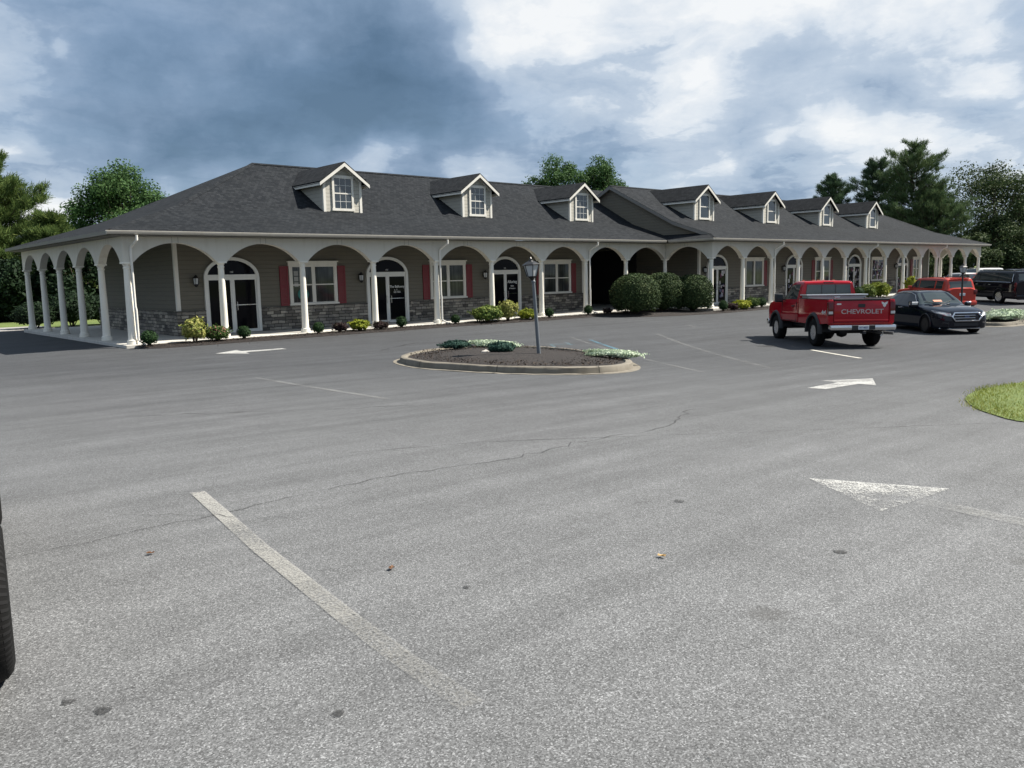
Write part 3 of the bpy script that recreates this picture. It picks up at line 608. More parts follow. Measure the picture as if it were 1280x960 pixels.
# gutters: K profile along every visible eave
gm_ = [(0, -.115), (.06, -.112), (.09, -.07), (.105, -.02), (.105, 0), (.085, 0), (.085, -.015), (.02, -.02), (0, .0)]
def gutter(a, b, n_out):
    a = Vector((*a, 0)); b = Vector((*b, 0)); n = Vector((*n_out, 0)); u = (b-a)
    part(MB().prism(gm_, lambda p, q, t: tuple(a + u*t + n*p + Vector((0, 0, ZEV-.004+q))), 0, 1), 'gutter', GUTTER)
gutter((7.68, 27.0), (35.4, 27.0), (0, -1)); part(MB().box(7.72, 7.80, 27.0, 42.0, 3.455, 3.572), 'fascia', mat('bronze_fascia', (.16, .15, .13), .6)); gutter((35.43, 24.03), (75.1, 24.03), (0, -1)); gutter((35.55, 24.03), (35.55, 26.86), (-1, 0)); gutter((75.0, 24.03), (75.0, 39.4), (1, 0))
# downspouts with swan-neck elbows
def downspout(x, yc, foot=True):
    mb = MB(); pts = [(x+.06, yc-.66, 3.44), (x+.06, yc-.66, 3.30), (x+.0, yc-.22, 3.08), (x, yc-.17, 2.95), (x, yc-.17, 1.2), (x+.02, yc-.17, 1.1), (x+.02, yc-.17, .14), (x+.10, yc-.34, .04), (x+.16, yc-.5, -.01)]
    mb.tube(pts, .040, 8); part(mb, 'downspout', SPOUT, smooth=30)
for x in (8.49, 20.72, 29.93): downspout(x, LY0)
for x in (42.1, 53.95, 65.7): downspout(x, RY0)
# ---- arched doors
def door(x0, x1, y, letters=None, num=True, style=0):
    W = x1-x0; c = (x0+x1)/2; a = W/2; b = .76; zs = 2.08; fw = .12
    def ell(a, b, n=20): return [(c+a*math.cos(math.pi*i/n), zs+b*math.sin(math.pi*i/n)) for i in range(n+1)]
    o_, i_ = ell(a, b), ell(a-fw, b-fw); fr = MB(); F = lambda p, q, d: (p, y-d, q)
    ringp = [(x1, .012)] + o_ + [(x0, .012)]; inn = [(x1-fw, .012)] + i_ + [(x0+fw, .012)]
    for i in range(len(ringp)-1): fr.prism([ringp[i], ringp[i+1], inn[i+1], inn[i]], F, .001, .10)
    D = lambda x0_, x1_, z0, z1, d=.075: fr.box(x0_, x1_, y-d, y-.004, z0, z1)
    D(x0+fw, x1-fw, 2.05, 2.19, .085)
    D(c-.035, c+.035, .012, 2.05); D(x0+fw, c-.035, .012, .12); D(c+.035, x1-fw, .012, .12); D(x0+fw, c-.035, 1.99, 2.05, .06); D(c+.035, x1-fw, 1.99, 2.05, .06)
    for xx in (x0+fw, c-.085, c+.035, x1-fw-.05): D(xx, xx+.05, .12, 1.99, .06)
    o = part(fr, 'door', WHITE)
    g = MB(); gp = [(x1-fw+.01, .03)] + i_ + [(x0+fw-.01, .03)]
    g.prism(gp, F, .01, .035); part(g, 'pane', GLASS, o)
    h = MB()
    for s in (-1, 1): h.tube([(c+s*.12, y-.07, .85), (c+s*.12, y-.14, .86), (c+s*.12, y-.14, 1.16), (c+s*.12, y-.07, 1.17)], .013, 8)
    h.box(c+.10, x1-fw-.06, y-.072, y-.058, 1.03, 1.06)
    part(h, 'handle', CHROME, o)
    return o, c, x1-fw
def text(body, size, loc, rotm, name, m, parent, extr=.003, font_scale_x=1.0, world=True, shear=0):
    cu = bpy.data.curves.new('t', 'FONT'); cu.body = body; cu.size = size; cu.extrude = extr; cu.align_x = 'CENTER'; cu.align_y = 'CENTER'; cu.shear = shear; cu.offset = .012*size
    t = bpy.data.objects.new('t', cu); COL.objects.link(t); dg = bpy.context.evaluated_depsgraph_get()
    me = bpy.data.meshes.new_from_object(t.evaluated_get(dg)); COL.objects.unlink(t); bpy.data.objects.remove(t); me.name = name
    Mx = Matrix.Translation(Vector(loc) - (org(parent) if world else Vector())) @ rotm @ Matrix.Diagonal((font_scale_x, 1, 1, 1))
    me.transform(Mx); me.materials.clear(); me.materials.append(m)
    o = bpy.data.objects.new(name, me); COL.objects.link(o); o.parent = parent; return o
FRONT = Matrix.Rotation(R(90), 4, 'X')
lettering = {0: None, 1: [('The Balloony', .145, 1.50), ('c . f . . .', .10, 1.36), ('555 5555', .095, 1.26)], 2: [('Alluring', .20, 1.56), ('Salon', .10, 1.36), ('& Company', .085, 1.24)]}
for i, d in enumerate(LDOOR):
    o, c, xr_ = door(*d, LWY)
    # house number plate in the transom and words on the right leaf
    text(str(110 + i*2), .09, (c, LWY-.041, 2.28), FRONT, 'number', WRITE, o)
    for s, sz, z in (lettering[i] or []): text(s, sz, ((c+xr_)/2+.02, LWY-.041, z+.05), FRONT, 'lettering', WRITE, o)
POST = m_leaf('poster_print', [(.02, .02, .03), (.16, .05, .09), (.5, .5, .52), (.12, .12, .2), (.03, .03, .03)], .5, 0)
def posters(x0, x1, y, z0, z1, n, parent, seed):
    rg = random.Random(seed); mb = MB()
    for k in range(n):
        a = rg.uniform(x0, x1-.12); b = rg.uniform(z0, z1-.15); w = rg.uniform(.06, .2); h = rg.uniform(.06, .28); mb.box(a, min(x1, a+w), y-.048-.0006*k, y-.042-.0006*k, b, min(z1, b+h))
    return part(mb, 'window_decal', POST, parent)
rd = [door(*d, RWY) for d in RDOOR]
posters(40.3, 40.95, RWY, .35, 1.95, 16, rd[0][0], 3); posters(48.05, 48.7, RWY, .6, 1.9, 9, rd[1][0], 4); posters(56.4, 57.95, RWY, .3, 1.9, 26, rd[2][0], 5); posters(64.5, 66.0, RWY, .3, 1.9, 14, rd[3][0], 9)
# ---- windows and shutters
def window(x0, x1, y, z0=.93, z1=2.48, shut=(True, True), grid=True, glass=WGLASS):
    fr = MB(); bx = lambda a, b, c, d, p: fr.box(a, b, y-p, y-.003, c, d)
    t = .115
    bx(x0, x0+t, z0+.07, z1, .06); bx(x1-t, x1, z0+.07, z1, .06); bx(x0-.02, x1+.02, z1+.002, z1+.15, .065); bx(x0-.06, x1+.06, z1+.152, z1+.20, .11); bx(x0-.04, x1+.04, z0, z0+.068, .10)
    c = (x0+x1)/2; s = .035
    bx(c-.045, c+.045, z0+.07, z1, .052)
    for a, b in ((x0+t, c-.045), (c+.045, x1-t)):
        bx(a, a+s, z0+.07, z1, .045); bx(b-s, b, z0+.07, z1, .045); bx(a+s, b-s, z0+.07, z0+.07+s, .045); bx(a+s, b-s, z1-s, z1, .045)
        if grid: m_ = (z0+z1)/2+.03; bx(a+s, b-s, m_-.022, m_+.022, .047)
    o = part(fr, 'window', TRIM)
    part(MB().box(x0+t-.01, x1-t+.01, y-.03, y-.006, z0+.08, z1-.01), 'pane', glass, o)
    for ok, a in ((shut[0], x0-.40), (shut[1], x1+.04)):
        if not ok: continue
        sb = MB(); sb.box(a, a+.06, y-.05, y-.003, z0, z1); sb.box(a+.30, a+.36, y-.05, y-.003, z0, z1)
        for q in (z0, (z0+z1)/2-.04, z1-.08): sb.box(a+.061, a+.299, y-.05, y-.003, q, q+.08)
        k = 0; zz_ = z0+.09
        while zz_ < z1-.09: sb.box(a+.061, a+.299, y-.034-.006*(k % 2), y-.003, zz_, zz_+.045); zz_ += .05; k += 1
        part(sb, 'shutter', SHUT)
    return o
w1 = window(15.15, 17.28, LWY); window(22.05, 24.1, LWY); window(29.12, 31.2, LWY)
window(43.1, 45.15, RWY, grid=False, shut=(False, True)); window(51.55, 53.6, RWY); w6 = window(59.9, 62.0, RWY, shut=(False, False)); window(67.2, 68.6, RWY)
posters(60.1, 61.8, RWY, .95, 2.4, 60, w6, 8)
# wreath and pale notices hanging behind the first window
wr = MB(); wr.tube([(15.72+.19*math.cos(t), LWY-.042, 1.36+.19*math.sin(t)) for t in np.linspace(0, 2*math.pi, 24, endpoint=False)], .05, 6, closed=True)
part(wr, 'wreath', mat('teal_ribbon', (.05, .22, .19), .7, var=.4, vscale=20), w1, smooth=50)
nb = MB(); [nb.box(15.36+.24*(i % 2), 15.54+.24*(i % 2), LWY-.036, LWY-.032, 1.66+.22*(i//2), 1.84+.22*(i//2)) for i in range(6)]
part(nb, 'notice', mat('paper', (.30, .30, .29), .8), w1)
# ---- wall lanterns by the doors
wl = MB(); wl.box(-.05, .05, -.03, -.002, -.12, .12); wl.tube([(0, -.03, .02), (0, -.09, .10), (0, -.14, .06)], .012, 6)
wl.lathe([(.02, .20), (.10, .10), (.115, .08), (.11, .07)], (0, -.15, 0), 6); wl.lathe([(.09, -.14), (.10, -.16), (.03, -.24)], (0, -.15, 0), 6)
for k in range(6): wl.tube([(.105*math.cos(k*math.pi/3), -.15+.105*math.sin(k*math.pi/3), .08), (.085*math.cos(k*math.pi/3), -.15+.085*math.sin(k*math.pi/3), -.15)], .008, 4)
lan = wl.build('wall_lantern', BLACK, B); lgl = MB().lathe([(.10, .075), (.078, -.142)], (0, -.15, 0), 6).build('lamp_glass', LGLASS, lan)
for i, (x, y) in enumerate([(11.42, LWY), (18.38, LWY), (25.22, LWY), (38.88, RWY), (47.4, RWY), (55.8, RWY), (63.9, RWY)]):
    l = lan if i == 0 else copy_tree(lan, B); l.location = Vector((x, y, 2.0)) - ORG[B.name]
# ---- dormers
def dormer(xc, yf, zroof, w=1.80, s2=S2L, glass_m=DGLASS, grid=True):
    hw = w/2; zb = zroof(yf)-.06; ze = 6.02; zp = ze + .72*hw; pitch = .72; oh = .27; of = .28
    ym = yf; 
    while zroof(ym) < ze and ym < yf+5: ym += .01
    f = MB(); f.prism([(xc-hw, zb), (xc+hw, zb), (xc+hw, ze), (xc, zp), (xc-hw, ze)], lambda a, b, d: (a, d, b), yf, yf+.08)
    for s in (-1, 1):
        f.prism([(yf+.08, zb-.03), (yf+.08, ze), (ym+.1, ze)], lambda a, b, d: (d, a, b), xc+s*hw-.03, xc+s*hw-.001*s)
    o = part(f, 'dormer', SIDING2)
    zt = zp + .06; ybk = yf
    while zroof(ybk) < zt and ybk < yf+6: ybk += .01
    ybk = min(ybk, yR if s2 == S2L else yRR) ; th = .05; rr_ = MB(); xo = hw+oh
    ybe = yf
    while zroof(ybe) < zt-pitch*xo and ybe < yf+5: ybe += .01
    for s in (-1, 1):
        A = [(xc, yf-of, zt), (xc+s*xo, yf-of, zt-pitch*xo), (xc+s*xo, ybe+.05, zt-pitch*xo), (xc, ybk+.05, zt)]
        rr_.add(A + [(p[0], p[1], p[2]-th) for p in A], [(0,1,2,3),(4,5,6,7),(0,1,5,4),(1,2,6,5)])
    part(rr_, 'dormer_roof', SHING, o)
    t = MB(); dz = .145
    for s in (-1, 1):
        a, b = (xc, zt-th), (xc+s*xo, zt-th-pitch*xo)
        t.prism([a, b, (b[0], b[1]-dz*.9), (a[0], a[1]-dz)], lambda p, q, d: (p, d, q), yf-of+.0, yf-of+.04)      # rake fascia
        t.prism([(xc, zp-.02), (xc+s*(hw+.0), ze-.02), (xc+s*hw, ze-.13), (xc, zp-.13)], lambda p, q, d: (p, d, q), yf-.03, yf-.002)   # frieze under the rake
        x_ = xc+s*xo; t.box(min(x_, x_-s*.03), max(x_, x_-s*.03), yf-of+.04, ybe+.02, b[1]-.12, b[1]-.005)            # side fascia
        x_ = xc+s*hw; t.box(min(x_+s*.012, x_-s*.10), max(x_+s*.012, x_-s*.10), yf-.025, yf-.001, zb, ze-.04)         # corner boards
        t.box(min(x_+s*.012, x_+s*.0), max(x_+s*.012, x_), yf, yf+.10, zb, ze-.04)
    part(t, 'trim', TRIM, o)
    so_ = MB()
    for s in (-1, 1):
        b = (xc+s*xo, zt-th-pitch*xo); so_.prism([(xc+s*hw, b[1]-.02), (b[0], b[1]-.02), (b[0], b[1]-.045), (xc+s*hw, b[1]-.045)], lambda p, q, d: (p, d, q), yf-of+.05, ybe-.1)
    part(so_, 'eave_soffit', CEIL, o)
    ww, z0, z1 = .50, zb+.10, zb+1.52; fr = MB(); bx = lambda a, b, c, d, p: fr.box(a, b, yf-p, yf-.002, c, d)
    bx(xc-ww, xc-ww+.10, z0+.10, z1-.10, .05); bx(xc+ww-.10, xc+ww, z0+.10, z1-.10, .05); bx(xc-ww-.02, xc+ww+.02, z1-.10, z1+.02, .055); bx(xc-ww-.03, xc+ww+.03, z0, z0+.10, .065)
    zm = (z0+z1)/2; bx(xc-ww+.10, xc+ww-.10, zm-.025, zm+.025, .04)
    part(fr, 'window_frame', TRIM, o)
    mu = MB(); 
    for k in (1, 2): xx = xc-ww+.1+(2*ww-.2)*k/3; mu.box(xx-.007, xx+.007, yf-.034, yf-.006, z0+.1, z1-.1)
    for zz_ in ((z0+zm)/2+.03, (z1+zm)/2-.03): mu.box(xc-ww+.1, xc+ww-.1, yf-.033, yf-.006, zz_-.007, zz_+.007)
    if grid: part(mu, 'muntin', WHITE, o)
    part(MB().box(xc-ww+.09, xc+ww-.09, yf-.026, yf-.003, z0+.09, z1-.09), 'pane', glass_m, o)
zL = lambda y: ZEV+S1*(y-27.0) if y < 30.2 else zLB+S2L*(y-30.2)
zR = lambda y: ZEV+S1*(y-ey0) if y < ybR else zRB+S2R*(y-ybR)
for xc in (17.95, 25.22, 32.45): dormer(xc, 30.32, zL, 1.80, S2L)
for xc in (39.6, 46.75, 53.85, 60.85): dormer(xc, 27.5, zR, 1.86, S2R, grid=False)
# roof vents, small and dark
for x, y in ((20.9, 33.2), (28.6, 33.4)):
    part(MB().lathe([(.06, zL(y)-.05), (.06, zL(y)+.22)], (x, y, 0), 10), 'vent_pipe', BLACK)

# mulch beds in front of the porch
def bed(pts): poly_sheet('mulch_bed', np.array(pts), .03, MULCH, .05, n=6)
def bedstrip(x0, x1, y0, y1):
    mb = MB(); n = int((x1-x0)/.5); rg = np.random.default_rng(int(x0*10)); L = []
    for i in range(n+1):
        x = x0+(x1-x0)*i/n; yf = y0 + rg.normal(0, .035) + (.45 if i == 0 or i == n else 0)
        for k, t in enumerate((0, .15, .5, 1)): L.append((x, yf+(y1-yf)*t, gz(x, yf)+(.006, .05, .085, .08)[k]))
    mb.add(L, [(4*i+k, 4*i+4+k, 4*i+5+k, 4*i+1+k) for i in range(n) for k in range(3)])
    o = mb.build('mulch_bed', MULCH, smooth=60, uv=False); o['kind'] = 'structure'
bedstrip(8.35, 37.0, 26.25, 27.235); bedstrip(35.0, 74.0, 23.3, 24.262)
poly_sheet('mulch_bed', closed_curve([(29.7, 26.2), (29.9, 25.0), (31.2, 24.2), (33, 23.7), (35.4, 23.4), (35.75, 24.2), (35.7, 27.2), (33, 27.2), (30.5, 27.2)], 3), .006, MULCH, .09, n=6)

# ================================================================== vehicles
def pchip(xs, ys, q):
    xs = np.asarray(xs, float); ys = np.asarray(ys, float); h = np.diff(xs); d = np.diff(ys, axis=0)/h[:, None]
    m = np.zeros_like(ys); m[0] = d[0]; m[-1] = d[-1]
    for i in range(1, len(xs)-1):
        ok = d[i-1]*d[i] > 0; w1 = 2*h[i]+h[i-1]; w2 = h[i]+2*h[i-1]
        with np.errstate(divide='ignore', invalid='ignore'): v = (w1+w2)/(w1/d[i-1]+w2/d[i])
        m[i] = np.where(ok, v, 0)
    k = np.clip(np.searchsorted(xs, q)-1, 0, len(xs)-2); t = ((q-xs[k])/h[k])[:, None]; H = h[k][:, None]
    return ys[k]*(2*t**3-3*t**2+1)+m[k]*H*(t**3-2*t**2+t)+ys[k+1]*(-2*t**3+3*t**2)+m[k+1]*H*(t**3-t**2)
class Loft:
    """body shell: half sections (bottom centre -> top centre) along x"""
    def __init__(s, st, nx=110, sub=6):
        st = sorted(st, key=lambda a: a[0]); xs = [a[0] for a in st]; C = np.array([a[1] for a in st], float)
        s.q = np.unique(np.concatenate([np.linspace(xs[0], xs[-1], nx), xs])); D = pchip(xs, C.reshape(len(xs), -1), s.q).reshape(len(s.q), -1, 2)
        m = D.shape[1]; out = []
        for i in range(m-1):
            p0 = D[:, max(i-1, 0)]; p1 = D[:, i]; p2 = D[:, i+1]; p3 = D[:, min(i+2, m-1)]
            m1 = (p2-p0)*.32; m2 = (p3-p1)*.32; L = np.linalg.norm(p2-p1, axis=1, keepdims=True)
            for mm in (m1, m2):
                l = np.linalg.norm(mm, axis=1, keepdims=True); mm *= np.minimum(1, .9*L/np.maximum(l, 1e-6))
            for t in np.arange(sub)/sub: out.append(p1*(2*t**3-3*t**2+1)+m1*(t**3-2*t**2+t)+p2*(-2*t**3+3*t**2)+m2*(t**3-t**2))
        out.append(D[:, -1]); s.P = np.stack(out, 1); s.P[:, 0, 0] = 0; s.P[:, -1, 0] = 0
    def side(s, x, z):
        i = int(np.argmin(abs(s.q-x))); r = s.P[i]; k = np.argmax(r[:, 0]); 
        up = r if z is None else r[max(0, k-6):]
        j = int(np.argmin(abs(up[:, 1]-z))); return float(np.interp(z, up[:, 1], up[:, 0])) if np.all(np.diff(up[:, 1]) > 0) else float(up[j, 0])
    def top(s, x, y=0):
        i = int(np.argmin(abs(s.q-x))); r = s.P[i]; k = int(np.argmax(r[:, 0])); rr = r[k:][::-1]; return float(np.interp(y, rr[:, 0], rr[:, 1]))
    def nose(s, y, z, front=True):
        """largest x (front) whose section contains (y,z)"""
        rng = range(len(s.q)-1, -1, -1) if front else range(len(s.q))
        def ins(r):
            k = int(np.argmax(r[:, 0])); lo = np.interp(abs(y), r[:k+1, 0], r[:k+1, 1]); hi = np.interp(abs(y), r[k:][::-1, 0], r[k:][::-1, 1])
            return abs(y) <= r[k, 0] and lo <= z <= hi
        rng = list(rng)
        for m_, i in enumerate(rng):
            if ins(s.P[i]):
                if m_ == 0: return float(s.q[i])
                j = rng[m_-1]; a, b = 0.0, 1.0
                for _ in range(9):
                    c = (a+b)/2
                    if ins(s.P[i]*(1-c)+s.P[j]*c): a = c
                    else: b = c
                return float(s.q[i]*(1-a)+s.q[j]*a)
        return float(s.q[-1 if front else 0])
    def meshes(s, cls):
        """cls(x,y,z,n)->key; returns {key: MB} over both sides"""
        P = s.P; nx, nr = P.shape[:2]; out = {}
        for i in range(nx-1):
            for j in range(nr-1):
                q = [(s.q[i], *P[i, j]), (s.q[i+1], *P[i+1, j]), (s.q[i+1], *P[i+1, j+1]), (s.q[i], *P[i, j+1])]
                c = np.mean(q, 0); n = np.cross(np.array(q[2])-q[0], np.array(q[3])-q[1]); l = np.linalg.norm(n); n = n/l if l > 1e-9 else np.array((0, 0, 1.))
                if n[1]*1.0 < -1e-6 or (abs(n[1]) < 1e-6 and (n[2] > 0) != (j > nr/3)): n = -n
                key = cls(c[0], c[1], c[2], n)
                if key is None: continue
                d = out.setdefault(key, {})
                for sg in (1, -1):
                    ids = []
                    for a, b in ((i, j), (i+1, j), (i+1, j+1), (i, j+1)):
                        kk = (a, b, sg if P[a, b, 0] > 1e-6 else 1)
                        d.setdefault('v', {}); 
                        if kk not in d['v']: d['v'][kk] = (len(d['v']), (s.q[a], sg*P[a, b, 0], P[a, b, 1]))
                        if d['v'][kk][0] not in ids: ids.append(d['v'][kk][0])
                    if len(ids) > 2: d.setdefault('f', []).append(tuple(ids if sg > 0 else ids[::-1]))
        for e in (0, nx-1):
            k0 = cls(s.q[e], 0, .5, np.array((1. if e else -1., 0, 0)))
            d = out.setdefault('body', {'v': {}, 'f': []})
            for j in range(nr-1):
                ids = []
                for a, b, sg in ((e, j, 1), (e, j+1, 1), (e, j+1, -1), (e, j, -1)):
                    kk = (a, b, sg if P[a, b, 0] > 1e-6 else 1)
                    if kk not in d['v']: d['v'][kk] = (len(d['v']), (s.q[a], sg*P[a, b, 0], P[a, b, 1]))
                    if d['v'][kk][0] not in ids: ids.append(d['v'][kk][0])
                if len(ids) > 2: d['f'].append(tuple(ids))
        res = {}
        for k, d in out.items():
            mb = MB(); mb.v = [v for _, v in sorted(d['v'].values())]; mb.f = d['f']; res[k] = mb
        return res
def car_paint(name, col, rough=.28):
    return mat(name, col, .5, coat=.75, spec=.0, var=.04, vscale=2)
def wheel(parent, x, y, r, w, rim_r, rim_m, spokes=5, out=1, double=True, name='wheel', sw=.05):
    mb = MB(); h = w/2
    mb.lathe([(rim_r-.01, -h*.85), (rim_r+.02, -h), (r-.075, -h*1.02), (r-.035, -h*.93), (r-.012, -h*.76), (r, -h*.45), (r, h*.45), (r-.012, h*.76), (r-.035, h*.93), (r-.075, h*1.02), (rim_r+.02, h), (rim_r-.01, h*.85)], n=40, axis='y')
    o = mb.build(name, RUB, parent, smooth=35); o.location = (x, y, r)
    rb = MB(); s = out
    rb.lathe([(rim_r, s*h*.9), (rim_r-.03, s*h*.93), (rim_r-.04, s*h*.58), (rim_r-.045, s*h*.55), (rim_r-.01, s*h*.5)], n=32, axis='y')
    rb.lathe([(.075, s*h*.5), (.075, s*h*.86), (.05, s*h*.92), (.001, s*h*.93)], n=20, axis='y')
    for k in range(spokes):
        T = Matrix.Rotation(2*math.pi*k/spokes, 4, 'Y')
        if double:
            for d in (-.045, .045): rb.box(-sw/2+d, sw/2+d, min(s*h*.6, s*h*.86), max(s*h*.6, s*h*.86), .05, rim_r-.02, T)
        else: rb.rbox(-sw/2, sw/2, min(s*h*.58, s*h*.86), max(s*h*.58, s*h*.86), .05, rim_r-.02, .008, T)
    rb.build('rim', rim_m, o, smooth=30)
    MB().lathe([(rim_r-.02, s*h*.40), (rim_r-.02, s*h*.50), (.001, s*h*.505)], n=28, axis='y').build('rim_gap_shade', PLASTIC, o)  # dark disc paints the shade seen between the spokes
    return o
def patch(L, pts, off=.008, front=True):
    """outline in (y,z) laid on the nose or tail of the shell"""
    mb = MB(); sg = 1 if front else -1; cen = np.mean(pts, 0); pr = []
    rings = []
    for t in (1, .66, .33):
        rings.append([(cen[0]+(y-cen[0])*t, cen[1]+(z-cen[1])*t) for y, z in pts])
    P = lambda y, z: (L.nose(y, z, front)+sg*off, y, z)
    k = len(pts); vs = [P(*p) for r in rings for p in r] + [P(*cen)]
    back = [(v[0]-sg*(off+.03), v[1], v[2]) for v in vs[:k]]
    fs = []
    for r in range(2):
        for i in range(k): fs.append((r*k+i, r*k+(i+1) % k, (r+1)*k+(i+1) % k, (r+1)*k+i))
    for i in range(k): fs.append((2*k+i, 2*k+(i+1) % k, 3*k)); fs.append((i, (i+1) % k, 3*k+1+(i+1) % k, 3*k+1+i))
    return mb.add(vs+back, fs)
def outline(L, pts, r, front=True, off=.01, closed=True):
    sg = 1 if front else -1; P = []
    m = len(pts)
    for i in range(m if closed else m-1):
        a, b = pts[i], pts[(i+1) % m]
        for t in np.arange(6)/6: y, z = a[0]+(b[0]-a[0])*t, a[1]+(b[1]-a[1])*t; P.append((L.nose(y, z, front)+sg*off, y, z))
    return MB().tube(P, r, 6, closed=closed)
def arch(x, z, r0, y, w, m, parent, name='wheel_arch', a0=-10, a1=190, th=.03):
    """flare round a wheel opening"""
    for s in (1, -1):
        mb = MB(); A = np.radians(np.linspace(a0, a1, 26)); pr = [(r0-.02, -.06), (r0-.015, th), (r0+w*.5, th*1.25), (r0+w, .0), (r0+w, -.06)]
        for a in A: mb.v += [(x+rr*math.cos(a), s*(y+d), z+rr*math.sin(a)) for rr, d in pr]
        k = len(pr); mb.f += [(i*k+j, i*k+j+1, (i+1)*k+j+1, (i+1)*k+j) for i in range(len(A)-1) for j in range(k-1)]
        mb.build(name, m, parent, smooth=40)
def liner(x, r, y0, y1, parent):
    for s in (1, -1):
        mb = MB(); A = np.radians(np.linspace(-5, 185, 18))
        for a in A: mb.v += [(x+r*math.cos(a), s*y0, .36+r*math.sin(a)), (x+r*math.cos(a), s*y1, .36+r*math.sin(a))]
        mb.f += [(2*i, 2*i+1, 2*i+3, 2*i+2) for i in range(len(A)-1)]; mb.f.append(tuple(range(0, 2*len(A), 2)))
        mb.build('wheel_liner', PLASTIC, parent)
def place(o, x, y, deg, dz=0):
    """stand a vehicle on the sloping pavement"""
    a = R(deg); f = Vector((math.cos(a), math.sin(a))); e = 1.5
    p = math.atan2(gz(x+f.x*e, y+f.y*e)-gz(x-f.x*e, y-f.y*e), 2*e); q = math.atan2(gz(x-f.y*.8, y+f.x*.8)-gz(x+f.y*.8, y-f.x*.8), 1.6)
    o.matrix_world = Matrix.Translation((x, y, gz(x, y)+dz)) @ Matrix.Rotation(a, 4, 'Z') @ Matrix.Rotation(-p, 4, 'Y') @ Matrix.Rotation(q, 4, 'X')

